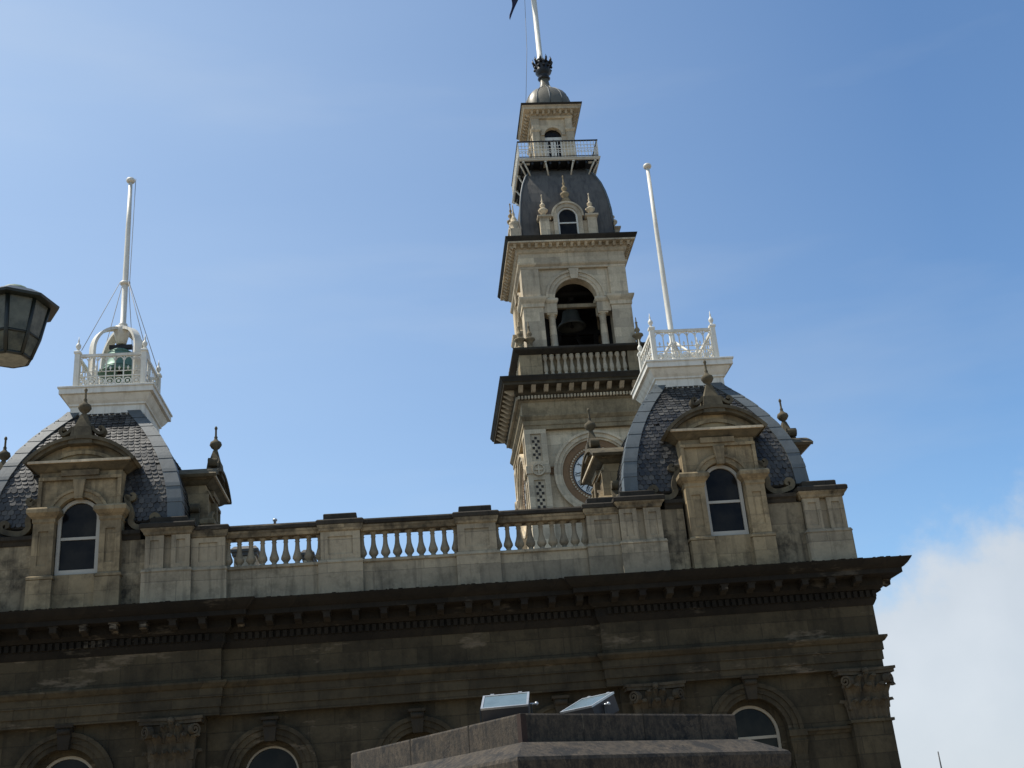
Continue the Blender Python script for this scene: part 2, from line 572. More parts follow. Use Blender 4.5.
def glass_lantern(name='lantern_glass', tint=(0.55, 0.56, 0.5), fac=0.5, k=1.0):
    m, ns, ls, p = new_mat(name)
    t = ns.new('ShaderNodeTexCoord')
    d = noise(ns, ls, t.outputs['Object'], 9, 5, 0.65, 0.35, 0.75)
    ls.new(mixc(ns, ls, d, (0.10 * k, 0.11 * k, 0.095 * k), (0.22 * k, 0.23 * k, 0.19 * k)), p.inputs['Base Color'])
    p.inputs['Roughness'].default_value = 0.25
    tr = ns.new('ShaderNodeBsdfTranslucent')
    ls.new(mixc(ns, ls, d, (0.12, 0.12, 0.11), tint), tr.inputs['Color'])
    mxs = ns.new('ShaderNodeMixShader')
    mxs.inputs[0].default_value = fac
    ls.new(p.outputs[0], mxs.inputs[1])
    ls.new(tr.outputs[0], mxs.inputs[2])
    ls.new(mxs.outputs[0], ns['Material Output'].inputs['Surface'])
    return m


def slate_mat():
    m, ns, ls, p = new_mat('slate_tiles')
    g = ns.new('ShaderNodeNewGeometry')
    cr = ns.new('ShaderNodeValToRGB')
    e = cr.color_ramp
    e.elements[0].color = (0.02, 0.02, 0.02, 1)
    e.elements[1].color = (0.078, 0.075, 0.068, 1)
    x = e.elements.new(0.7)
    x.color = (0.042, 0.041, 0.039, 1)
    ls.new(g.outputs['Random Per Island'], cr.inputs[0])
    t = ns.new('ShaderNodeTexCoord')
    d = noise(ns, ls, t.outputs['Object'], 1.6, 6, 0.65, 0.5, 0.75, 0.5)
    ls.new(mixc(ns, ls, d, cr.outputs[0], (0.085, 0.08, 0.068)), p.inputs['Base Color'])
    rr = ns.new('ShaderNodeMapRange')
    rr.inputs['To Min'].default_value = 0.38
    rr.inputs['To Max'].default_value = 0.6
    p.inputs['Specular IOR Level'].default_value = 0.35
    ls.new(g.outputs['Random Per Island'], rr.inputs['Value'])
    ls.new(rr.outputs[0], p.inputs['Roughness'])
    return m


def concrete():
    m, ns, ls, p = new_mat('streaky_old_concrete')
    t = ns.new('ShaderNodeTexCoord')
    ob = t.outputs['Object']
    a = noise(ns, ls, ob, 3, 7, 0.7, 0.3, 0.7)
    c = mixc(ns, ls, a, (0.072, 0.054, 0.035), (0.036, 0.028, 0.019))
    c = mixc(ns, ls, noise(ns, ls, ob, 20, 6, 0.75, 0.46, 0.6, 0.7), c, (0.015, 0.0125, 0.0095))
    mpn = ns.new('ShaderNodeMapping')
    mpn.inputs['Scale'].default_value = (5, 5, 1.6)
    ls.new(ob, mpn.inputs['Vector'])
    c = mixc(ns, ls, noise(ns, ls, mpn.outputs[0], 2.0, 7, 0.75, 0.45, 0.64, 0.9), c, (0.008, 0.007, 0.0055))
    c = mixc(ns, ls, noise(ns, ls, ob, 2.4, 9, 0.8, 0.54, 0.59, 0.92), c, (0.006, 0.0055, 0.005))
    c = mixc(ns, ls, noise(ns, ls, ob, 34, 5, 0.7, 0.58, 0.72, 0.4), c, (0.15, 0.12, 0.085))
    ls.new(c, p.inputs['Base Color'])
    p.inputs['Roughness'].default_value = 0.95
    bp = ns.new('ShaderNodeBump')
    bp.inputs['Strength'].default_value = 0.5
    bp.inputs['Distance'].default_value = 0.012
    ls.new(noise(ns, ls, ob, 30, 6, 0.7), bp.inputs['Height'])
    ls.new(bp.outputs[0], p.inputs['Normal'])
    return m


def asphalt():
    m, ns, ls, p = new_mat('asphalt')
    t = ns.new('ShaderNodeTexCoord')
    a = noise(ns, ls, t.outputs['Object'], 0.4, 6, 0.6, 0.3, 0.7)
    b = noise(ns, ls, t.outputs['Object'], 40, 4, 0.6, 0.3, 0.7)
    c = mixc(ns, ls, a, (0.045, 0.045, 0.046), (0.065, 0.063, 0.06))
    ls.new(mixc(ns, ls, b, c, (0.05, 0.05, 0.05)), p.inputs['Base Color'])
    p.inputs['Roughness'].default_value = 0.9
    return m


M['glass'] = glass_dark()
M['flood_glass'] = glass_flood()
M['lantern_glass'] = glass_lantern()
M['lantern_low_glass'] = glass_lantern('lantern_lower_glass', (0.9, 0.86, 0.7), 0.75, 1.6)
M['lantern_base_glass'] = glass_lantern('lantern_base_glass', (0.8, 0.7, 0.5), 0.35, 1.3)
M['slate'] = slate_mat()
M['concrete'] = concrete()
M['asphalt'] = asphalt()
M['bounce_paving'] = stone('bounce_paving_slabs', (0.33, 0.27, 0.2), (0.27, 0.22, 0.165), (0.14, 0.12, 0.095), bw=0.6, bh=0.6, streak=False)

GZ = -1.6
# ------------------------------------------------------------------ ground
g = MB()
g.poly([(-3000, -3000, 0), (3000, -3000, 0), (3000, 3000, 0), (-3000, 3000, 0)])
go = g.build('ground', M['asphalt'], None, (0, 0, GZ))
go['kind'] = 'structure'
g = MB()
g.box(-60, 60, -45.0, 24.6, 0, 0.13)
po = g.build('bounce_pavement', M['bounce_paving'], None, (0, 0, GZ))  # unseen pale paving, added to bounce warm light onto the facade
po['kind'] = 'structure'

# ================================================================== TOWN HALL
HALL = thing('town_hall', 'long dark sandstone town hall wing with pale balustrade and two domed slate pavilions', 'building', (0, 25, GZ))
HL = (0, -25, -GZ)                       # children of HALL carry world coordinates
PATH = [(-10.15, 41), (-10.15, 25.0), (-4.05, 25.0), (-4.05, 25.15), (4.05, 25.15), (4.05, 25.0), (10.15, 25.0), (10.15, 41)]


def off(path, d):
    m = MB()
    m.sweep(path, [(d, 0), (d, 1)], caps=False)
    return [(m.v[i * 2][0], m.v[i * 2][1]) for i in range(len(path))]


# --- walls with arched openings (front), plain returns
w = MB()
ARC_C = [(-3.05, 0.0, 2.0, 0.66), (0.0, 0.0, 1.95, 0.66), (3.05, 0.0, 2.0, 0.66)]
w.arched_wall(-4.35, 4.35, GZ, 3.25, ARC_C, 25.35, 25.85)
w.arched_wall(-10.1, -4.35, GZ, 3.25, [(-7.15, 0.0, 2.05, 0.72)], 25.2, 25.7)
w.arched_wall(4.35, 10.1, GZ, 3.25, [(7.15, 0.0, 2.05, 0.72)], 25.2, 25.7)
w.box(-10.1, -9.7, 25.7, 41, GZ, 3.25)
w.box(9.7, 10.1, 25.7, 41, GZ, 3.25)
w.box(-9.7, 9.7, 40.6, 41, GZ, 5.3)
w.box(-9.7, -9.3, 25.7, 40.6, 3.25, 5.3)
w.box(9.3, 9.7, 25.7, 40.6, 3.25, 5.3)
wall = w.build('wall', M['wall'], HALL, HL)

# flat roof and attic blocks under the domes
r_ = MB()
r_.box(-9.9, 9.9, 25.6, 40.8, 5.3, 5.5)
r_.build('flat_roof', M['roof_flat'], HALL, HL)

# --- entablature: architrave fasciae and frieze
e = MB()
e.sweep(PATH, [(-0.5, 3.2), (0.0, 3.2), (0.0, 3.36), (0.03, 3.37), (0.03, 3.56), (0.06, 3.57), (0.06, 3.74), (0.1, 3.76), (0.16, 3.84), (0.16, 3.88),
               (0.02, 3.9), (0.02, 4.56), (-0.5, 4.56)])
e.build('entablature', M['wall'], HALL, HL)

# --- cornice
c = MB()
c.sweep(PATH, [(-0.5, 4.55), (0.03, 4.55), (0.06, 4.6), (0.1, 4.68), (0.1, 4.86), (0.17, 4.87), (0.25, 4.95), (0.25, 5.12), (0.60, 5.13), (0.60, 5.23),
               (0.64, 5.25), (0.71, 5.31), (0.78, 5.40), (0.80, 5.44), (-0.2, 5.5), (-0.5, 5.5)])
# dentils
def front_y(x):
    return 25.0 if abs(x) > 4.05 else 25.15


x = -10.15
while x < 10.2:
    if abs(abs(x + 0.04) - 4.05) > 0.18:
        y = front_y(x)
        c.box(x, x + 0.085, y - 0.17, y - 0.098, 4.715, 4.855)
    x += 0.145
y = 25.2
while y < 40.8:
    c.box(10.248, 10.32, y, y + 0.085, 4.715, 4.855)
    y += 0.145
# small nicks along the crusted top edge
for i in range(220):
    x = random.uniform(-10.7, 10.7)
    yy = (25.0 if abs(x) > 4.8 else 25.15) - 0.80
    s = random.uniform(0.008, 0.03)
    c.box(x, x + s * random.uniform(1, 3.5), yy + 0.02, yy + 0.2, 5.40, 5.44 + s * 0.7)
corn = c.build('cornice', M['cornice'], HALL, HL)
# scrolled brackets under the corona
b = MB()
side = [(-0.0, 0.0), (-0.0, -0.17), (-0.08, -0.16), (-0.16, -0.1), (-0.24, -0.13), (-0.3, -0.1), (-0.31, 0.0)]
for wv, k in ((0.07, 0),):
    ring0 = [(-wv, yy, zz) for yy, zz in side]
    ring1 = [(wv, yy, zz) for yy, zz in side]
    b.loft([ring0, ring1])
b.box(-0.1, 0.1, -0.315, 0.0, 0.0, 0.035)
for z_, y_ in ((-0.1, -0.255),):
    pass
first = None
xs = [-9.75 + 0.6 * i for i in range(10)] + [-3.6 + 0.6 * i for i in range(13)] + [4.35 + 0.6 * i for i in range(10)]
for x in xs:
    L = (x, front_y(x) - 0.249, 5.095)
    if first is None:
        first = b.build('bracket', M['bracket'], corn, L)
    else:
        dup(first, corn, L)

for i in range(12):
    dup(first, corn, (10.15 + 0.249, 25.12 + 0.6 * i, 5.095), PI / 2)

# --- pilasters with Corinthian capitals
def leaf(mb, x, y, z, h, wd, curl, rz=0.0, depth=0.07):
    """acanthus leaf: rises, then curls outward (towards -y before rotation)"""
    mb.M = Matrix.Translation((x, y, z)) @ rotz(rz)
    prof = [(0, 0, 0.9), (-0.05, 0.3, 1.08), (-0.15, 0.6, 1.0), (-0.5, 0.85, 0.8), (-0.9, 0.96, 0.55), (-1.1, 0.82, 0.28)]
    rings = []
    for a, t, ww in prof:
        yy, zz, hw = a * curl, t * h, wd * ww / 2
        rings.append([(-hw, yy + 0.045, zz), (0, yy - 0.04, zz + 0.01), (hw, yy + 0.045, zz), (hw, yy + depth, zz), (-hw, yy + depth, zz)])
    mb.loft(rings)
    mb.M = None


def volute(mb, x, y, z, r, rz=0.0, th=0.07):
    mb.M = Matrix.Translation((x, y, z)) @ rotz(rz)
    pts = []
    for i in range(22):
        a = -PI / 2 + i * 0.55
        rr = r * (1 - i / 24)
        pts.append((rr * math.cos(a), rr * math.sin(a)))
    mb.ribbon(pts, r * 0.34, -th, th)
    mb.M = None


def pilaster_parts(hw, dep, zb, zc, zt):
    """shaft and capital centred on x=0, wall face at y=0, projecting to -dep"""
    s = MB()
    s.box(-hw, hw, -dep, 0.1, zb, zc - 0.06)
    s.box(-hw - 0.05, hw + 0.05, -dep - 0.05, 0.1, zc - 0.06, zc)
    k = MB()
    hh = zt - zc
    k.frustum(-hw + 0.02, hw - 0.02, -dep + 0.02, 0.1, zc, -hw - 0.02, hw + 0.02, -dep - 0.03, 0.1, zt - 0.14)
    n1 = 4
    for i in range(n1):
        xx = -hw + (2 * hw) * (i + 0.5) / n1
        leaf(k, xx, -dep + 0.01, zc, hh * 0.40, 2 * hw / n1 * 0.95, 0.2)
    for sx in (-1, 1):
        leaf(k, sx * (hw - 0.01), -dep * 0.5, zc, hh * 0.42, dep * 0.8, 0.14, sx * PI / 2)
        leaf(k, sx * (hw - 0.01), -dep + 0.01, zc + hh * 0.2, hh * 0.5, 0.2, 0.2, sx * PI / 4)
    for i in range(3):
        xx = -hw * 0.66 + hw * 0.66 * i
        leaf(k, xx, -dep + 0.0, zc + hh * 0.22, hh * 0.48, 2 * hw / 3 * 0.85, 0.27)
    for sx in (-1, 1):
        volute(k, sx * (hw + 0.03), -dep - 0.14, zt - 0.27, 0.125, sx * 0.75)
        leaf(k, sx * hw * 0.36, -dep - 0.02, zt - 0.5, 0.36, 0.2, 0.2)
    leaf(k, 0, -dep - 0.02, zt - 0.4, 0.3, 0.16, 0.16)
    # abacus with concave front
    n = 10
    pts = []
    ow = hw + 0.22
    for i in range(n + 1):
        t = -1 + 2 * i / n
        pts.append((ow * t, -dep - 0.08 - 0.13 * t * t))
    for z0, z1, o in ((zt - 0.13, zt - 0.06, -0.03), (zt - 0.06, zt - 0.002, 0.0)):
        lo = [(px * (1 + o / ow), py - o, z0) for px, py in pts] + [(ow + o, 0.1, z0), (-ow - o, 0.1, z0)]
        hi = [(px * (1 + o / ow), py - o, z1) for px, py in pts] + [(ow + o, 0.1, z1), (-ow - o, 0.1, z1)]
        k.loft([lo, hi])
    k.sphere((0, -dep - 0.12, zt - 0.06), 0.075, 8, 5)
    return s, k


s, k = pilaster_parts(0.43, 0.22, GZ, 2.14, 3.2)
p0 = s.build('pilaster', M['wall'], HALL, (-5.0, 25.2 - 25, -GZ))
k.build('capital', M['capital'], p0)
for px in (-9.66, 5.05, 9.66):
    dup(p0, HALL, (px, 0.2, -GZ))

# --- arch surrounds, imposts, windows of the main floor
def arch_parts(cx, y, zs, r, kind):
    a = MB()
    for r0, r1, d in ((r, r + 0.1, 0.05), (r + 0.1, r + 0.22, 0.08), (r + 0.22, r + 0.31, 0.12)):
        a.ringband(cx, zs, r0 + 0.002, r1, 0, PI, y - d, y + 0.02, 28)
    for sx in (-1, 1):
        # jamb colonnettes with little capitals under an impost moulding
        xa, xb = sorted((cx + sx * (r + 0.004), cx + sx * (r + 0.34)))
        a.box(xa - 0.03, xb + 0.03, y - 0.14, y + 0.02, zs - 0.13, zs - 0.001)
        a.box(xa, xb, y - 0.1, y + 0.02, zs - 0.22, zs - 0.13)
        a.box(xa + 0.03, xb - 0.03, y - 0.07, y + 0.02, 0.0, zs - 0.5)
        a.frustum(xa + 0.03, xb - 0.03, y - 0.07, y + 0.02, zs - 0.5, xa - 0.02, xb + 0.02, y - 0.13, y + 0.02, zs - 0.22)
    o = a.build('arch_surround', M['wall'], HALL, HL)
    kz = MB()
    zt = zs + r + 0.34
    kz.prism_xz([(cx - 0.1, zs + r - 0.04), (cx + 0.1, zs + r - 0.04), (cx + 0.15, zt + 0.05), (cx - 0.15, zt + 0.05)], y - 0.2, y)
    kz.box(cx - 0.18, cx + 0.18, y - 0.24, y, zt + 0.05, zt + 0.11)
    kz.tube([(cx - 0.13, y - 0.2, zt - 0.03), (cx + 0.13, y - 0.2, zt - 0.03)], 0.06, 8)
    kz.build('keystone', M['trim_dark'], o)


def arched_window(cx, zb, zs, ro, y, name, parent, loc, fr, mat=None, bars=(0.5,), sill=True):
    f = MB()
    f.ringband(cx, zs, ro - fr, ro, 0, PI, y - 0.05, y + 0.03, 24)
    for sx in (-1, 1):
        xa, xb = sorted((cx + sx * ro, cx + sx * (ro - fr)))
        f.box(xa, xb, y - 0.05, y + 0.03, zb, zs)
    f.box(cx - ro + fr, cx + ro - fr, y - 0.05, y + 0.03, zb, zb + fr * 1.5)
    for t in bars:
        zz = zb + (zs + ro - zb) * t
        hwid = ro - fr if zz < zs else math.sqrt(max((ro - fr) ** 2 - (zz - zs) ** 2, 0.01))
        f.box(cx - hwid, cx + hwid, y - 0.03, y + 0.02, zz - 0.03, zz + 0.03)
    fo = f.build(name, mat or M['frame'], parent, loc)
    gl = MB()
    rr = ro - fr * 0.5
    pts = [(cx - rr, zb + 0.01), (cx + rr, zb + 0.01)] + [(cx + rr * math.cos(PI * i / 20), zs + rr * math.sin(PI * i / 20)) for i in range(21)]
    gl.prism_xz(pts, y + 0.0, y + 0.015)
    gl.build('pane', M['glass'], fo)
    return fo


def inner_arch(cx, y, zs, r):
    m_ = MB()
    ri = 0.56 if r < 0.7 else 0.6
    m_.ringband(cx, zs, ri, r - 0.002, 0, PI, y, y + 0.28, 24)
    for sx in (-1, 1):
        a, b_ = sorted((cx + sx * ri, cx + sx * (r - 0.002)))
        m_.box(a, b_, y, y + 0.28, -0.01, zs)
    m_.build('inner_arch', M['wall'], HALL, HL)


for cx, zb, zs, r in ARC_C:
    arch_parts(cx, 25.35, zs, r, 0)
    inner_arch(cx, 25.55, zs, r)
    arched_window(cx, 0.0, zs, 0.58, 25.66, 'window', HALL, HL, 0.06, M['frame_dull'], bars=(0.42, 0.79))
for cx in (-7.15, 7.15):
    arch_parts(cx, 25.2, 2.05, 0.72, 1)
    inner_arch(cx, 25.4, 2.05, 0.72)
    arched_window(cx, 0.0, 2.05, 0.62, 25.52, 'window', HALL, HL, 0.08, M['frame_dull'], bars=(0.42, 0.74))
    for x0, x1 in ((cx - 1.7, cx - 1.06), (cx + 1.06, cx + 2.1)):
        sc = MB()
        sc.sweep([(x0, 25.2), (x1, 25.2)], [(-0.02, 1.92), (0.03, 1.92), (0.05, 1.97), (0.09, 2.0), (0.09, 2.05), (-0.02, 2.07)])
        sc.build('string_course', M['wall'], HALL, HL)

# --- parapet: plinth, pedestals, balustrade, coping
p = MB()
yc = 25.0
p.box(-4.0, 4.0, yc + 0.0, yc + 0.42, 5.45, 6.2)                 # plain dado below the balusters
p.sweep([(-4.0, yc), (4.0, yc)], [(-0.3, 6.2), (0.01, 6.2), (0.04, 6.22), (0.04, 6.27), (0.0, 6.29), (-0.3, 6.29)])
par = p.build('parapet', M['parapet'], HALL, HL)


def panel_box(mb, x0, x1, y, yb, z0, z1, px0, px1, pz0, pz1, d=0.03):
    """block whose front face carries a sunk panel"""
    mb.box(x0, x1, y + d, yb, z0, z1)
    mb.box(x0, px0, y, y + d, z0, z1)
    mb.box(px1, x1, y, y + d, z0, z1)
    mb.box(px0, px1, y, y + d, z0, pz0)
    mb.box(px0, px1, y, y + d, pz1, z1)


def pedestal(cx, hw, y, panels, zt, cap=0.09, base_y=None, block=True, mat='parapet'):
    mb = MB()
    yb = 25.45
    mb.box(cx - hw - 0.05, cx + hw + 0.05, y - 0.06, yb, 5.45, 6.2)
    mb.sweep([(cx - hw - 0.02, yb), (cx - hw - 0.02, y - 0.02), (cx + hw + 0.02, y - 0.02), (cx + hw + 0.02, yb)],
             [(-0.1, 6.2), (0.03, 6.2), (0.05, 6.23), (0.02, 6.29), (-0.1, 6.29)])
    n = len(panels)
    if n == 1:
        pw = panels[0]
        panel_box(mb, cx - hw, cx + hw, y, yb, 6.29, zt - 0.27, cx - pw, cx + pw, 6.42, zt - 0.38)
    else:
        for a, bb in panels:
            panel_box(mb, cx + a, cx + bb, y, yb, 6.29, zt - 0.27, cx + a + 0.1, cx + bb - 0.1, 6.4, zt - 0.37)
        mb.box(cx - hw, cx + hw, y + 0.1, yb, 6.29, zt - 0.27)
    o = mb.build('pedestal', M[mat], HALL, HL)
    cc = MB()
    cc.rects(cx - hw, cx + hw, y, yb, [(0, zt - 0.27), (0.03, zt - 0.25), (0.05, zt - 0.2), (cap - 0.02, zt - 0.14), (cap - 0.02, zt - 0.122)])
    cc.build('pedestal_moulding', M['attic'], o)
    cc = MB()
    cc.rects(cx - hw, cx + hw, y, yb, [(cap - 0.01, zt - 0.12), (cap, zt - 0.11), (cap, zt - 0.03), (cap - 0.03, zt)])
    if block:
        cc.rects(cx - hw * 0.85, cx + hw * 0.85, y + 0.05, yb - 0.05, [(0, zt), (0, zt + 0.14), (-0.02, zt + 0.16)])
    cc.build('pedestal_cap', M['coping'], o)
    return o


for cx in (-1.5, 1.5):
    pedestal(cx, 0.43, 24.95, [0.27], 7.2)
for sx in (-1, 1):
    pedestal(sx * 4.34, 0.36, 24.93, [0.2], 7.22, block=(sx > 0))
    hw = 0.47
    pedestal(sx * 5.18, hw, 24.82, [(-hw, -0.08), (0.08, hw)], 7.3, cap=0.12)
    pedestal(sx * 9.42, hw, 24.82, [(-hw, -0.08), (0.08, hw)], 7.3, cap=0.12)

# balustrades: rail + individual balusters
bal = MB()
prof = [(0.1, 0.0), (0.1, 0.035), (0.06, 0.045), (0.05, 0.075), (0.07, 0.10), (0.106, 0.15), (0.102, 0.2), (0.077, 0.27), (0.055, 0.36), (0.047, 0.47), (0.046, 0.52), (0.062, 0.535),
        (0.046, 0.55), (0.055, 0.59), (0.09, 0.61), (0.09, 0.645)]
bal.lathe(0, 0, prof, 14)
balo = None
for x0, x1 in ((-3.96, -1.95), (-1.05, 1.05), (1.95, 3.96)):
    rl = MB()
    rl.sweep([(x0, yc + 0.02), (x1, yc + 0.02)], [(-0.38, 6.93), (0.0, 6.93), (0.02, 6.98), (0.05, 7.03), (0.05, 7.06), (-0.40, 7.06)])
    ro = rl.build('balustrade_rail', M['attic'], HALL, HL)
    rl = MB()
    rl.sweep([(x0, yc + 0.02), (x1, yc + 0.02)], [(-0.42, 7.062), (0.07, 7.062), (0.09, 7.08), (0.09, 7.15), (0.06, 7.19), (-0.44, 7.19)])
    rl.build('rail_coping', M['coping'], ro)
    n = 8
    for i in range(n + 1):
        xx = x0 + (x1 - x0) * i / n
        if i in (0, n):
            xx += 0.01 if i == 0 else -0.01
        L = (xx, yc + 0.2, 6.288)
        if balo is None:
            balo = bal.build('baluster', M['parapet'], ro, L)
        else:
            dup(balo, ro, L)

# pavilion parapet walls between pedestals and dormers
for sx in (-1, 1):
    for a, bb in ((5.6, 6.2), (8.0, 9.0)):
        xa, xb = sorted((sx * a, sx * bb))
        q = MB()
        q.box(xa, xb, 24.93, 25.4, 5.45, 6.2)
        q.box(xa, xb, 24.96, 25.4, 6.2, 7.0)
        q.sweep([(xa, 24.96), (xb, 24.96)], [(-0.2, 6.16), (0.0, 6.16), (0.03, 6.2), (0.03, 6.27), (-0.2, 6.3)])
        qo = q.build('attic_wall', M['attic'], HALL, HL)
        cc = MB()
        xa, xb = sorted((sx * max(a, 5.78), sx * min(bb, 8.84)))
        cc.sweep([(xa, 24.96), (xb, 24.96)], [(-0.5, 7.0), (0.02, 7.0), (0.05, 7.08), (0.1, 7.12), (0.1, 7.2), (-0.5, 7.24)])
        cc.build('coping', M['coping'], qo)
    q = MB()
    xa, xb = sorted((sx * 9.45, sx * 9.85))
    q.box(xa, xb, 25.46, 29.8, 5.45, 7.0)
    qo = q.build('attic_wall', M['attic'], HALL, HL)
    cc = MB()
    cc.box(xa - 0.05, xb + 0.05, 25.5, 29.85, 7.0, 7.22)
    cc.build('coping', M['coping'], qo)

# --- domed slate pavilion roofs -------------------------------------------------
RP = [(2.12, 7.45), (2.10, 7.9), (2.03, 8.3), (1.91, 8.7), (1.76, 9.08), (1.57, 9.45), (1.34, 9.83), (1.10, 10.17), (0.92, 10.40), (0.8, 10.6)]


def prof_at(P, t):
    """point on polyline by arc length"""
    for (a, z0), (b_, z1) in zip(P, P[1:]):
        l = math.hypot(b_ - a, z1 - z0)
        if t <= l:
            f_ = t / l
            return a + (b_ - a) * f_, z0 + (z1 - z0) * f_, (b_ - a) / l, (z1 - z0) / l
        t -= l
    (a, z0), (b_, z1) = P[-2], P[-1]
    l = math.hypot(b_ - a, z1 - z0)
    return b_, z1, (b_ - a) / l, (z1 - z0) / l


LEN = sum(math.hypot(b_[0] - a[0], b_[1] - a[1]) for a, b_ in zip(RP, RP[1:]))
sl = MB()
rngs = random.Random(3)
EXP, TW = 0.105, 0.135
under = MB()
under.squares(0, 0, [(1.9, 5.4), (1.9, 7.4)] + [(h - 0.05, z) for h, z in RP])
for face_i in range(4):
    sl.M = rotz(face_i * PI / 2)
    row = 0
    t = -0.02
    while t < LEN - 0.05:
        h0, z0, dh, dz = prof_at(RP, max(t, 0))
        n0 = Vector((0, -dz, -dh)).normalized()           # outward normal of the front face (dh<0)
        n0 = Vector((0, -dz, -dh))
        up_ = Vector((0, -dh, dz))                          # up the slope (moves towards +y as h shrinks)
        base = Vector((0, -h0, z0))
        x = -h0 + (TW / 2 if row % 2 else 0)
        while x < h0 - 0.02:
            jit = rngs.uniform(-0.006, 0.006)
            if rngs.random() < 0.012:
                x += TW
                continue
            slip = -rngs.uniform(0.01, 0.035) if rngs.random() < 0.05 else 0.0
            lift = 0.02 + rngs.uniform(-0.004, 0.010)
            tw = rngs.uniform(-0.006, 0.006)
            L_ = EXP * 1.5
            hw_ = TW / 2 - 0.006
            # fish-scale outline: rounded lower edge
            pts = [(-hw_, L_, 0.004), (-hw_, 0.04, lift * 0.8), (-hw_ * 0.72, 0.013, lift), (0, jit, lift + abs(tw)), (hw_ * 0.72, 0.013, lift), (hw_, 0.04, lift * 0.8), (hw_, L_, 0.004)]
            P3 = []
            for a, bb, cc_ in pts:
                P3.append(base + Vector((max(min(x + a, h0 - 0.01), -h0 + 0.01), 0, 0)) + up_ * (bb + slip) + n0 * (cc_ + tw * a * 6))
            top = [sl.vert(v_) for v_ in P3]
            sl.face(top[::-1])
            lo = [sl.vert(v_ - n0 * 0.016) for v_ in P3[1:6]]
            for i in range(4):
                sl.face((top[1 + i], top[2 + i], lo[i + 1], lo[i]))
            x += TW
        t += EXP
        row += 1
sl.M = None
under_f = under
hips = []
for k_ in range(4):
    hip = MB()
    hip.M = rotz(k_ * PI / 2)
    nseg = 9
    for i in range(nseg):
        sub = []
        for q_ in range(5):
            tt = LEN * (i + q_ / 4) / nseg + (0.008 if q_ == 0 else 0.0)
            h, z, dh, dz = prof_at(RP, min(tt, LEN))
            o = 0.052 - 0.008 * q_ / 4
            hh = h + o * dz
            zz = z - o * dh
            wd = 0.27
            sub.append([(-h + wd, -hh, zz), (-hh, -hh, zz), (-hh, -h + wd, zz), (-h + 0.0, -h + wd, zz - 0.02), (-h + 0.02, -h + 0.02, zz - 0.03), (-h + wd, -h + 0.0, zz - 0.02)])
        hip.loft(sub)
    hip.M = None
    hips.append(hip)
PX = 7.1
PY = 27.2
roofs = {}
for sx in (-1, 1):
    L = (sx * PX, PY - 25, -GZ)
    if sx < 0:
        ro = sl.build('slate_roof', M['slate'], HALL, L)
        under.build('roof_deck', M['roof_flat'], ro)
        for hip in hips:
            hip.build('hip_flashing', M['lead'], ro)
    else:
        dup(ro, HALL, L)

# --- dormers (local to the pavilion axis, facing -y) ---------------------------------
def sm(pts, n=6):
    out = []
    P = [pts[0]] + pts + [pts[-1]]
    for i in range(1, len(P) - 2):
        p0_, p1_, p2_, p3_ = P[i - 1], P[i], P[i + 1], P[i + 2]
        for k in range(n):
            t = k / n
            out.append(tuple(0.5 * (2 * b_ + (c_ - a) * t + (2 * a - 5 * b_ + 4 * c_ - d) * t * t + (3 * b_ - a - 3 * c_ + d) * t ** 3)
                             for a, b_, c_, d in zip(p0_, p1_, p2_, p3_)))
    out.append(pts[-1])
    return out


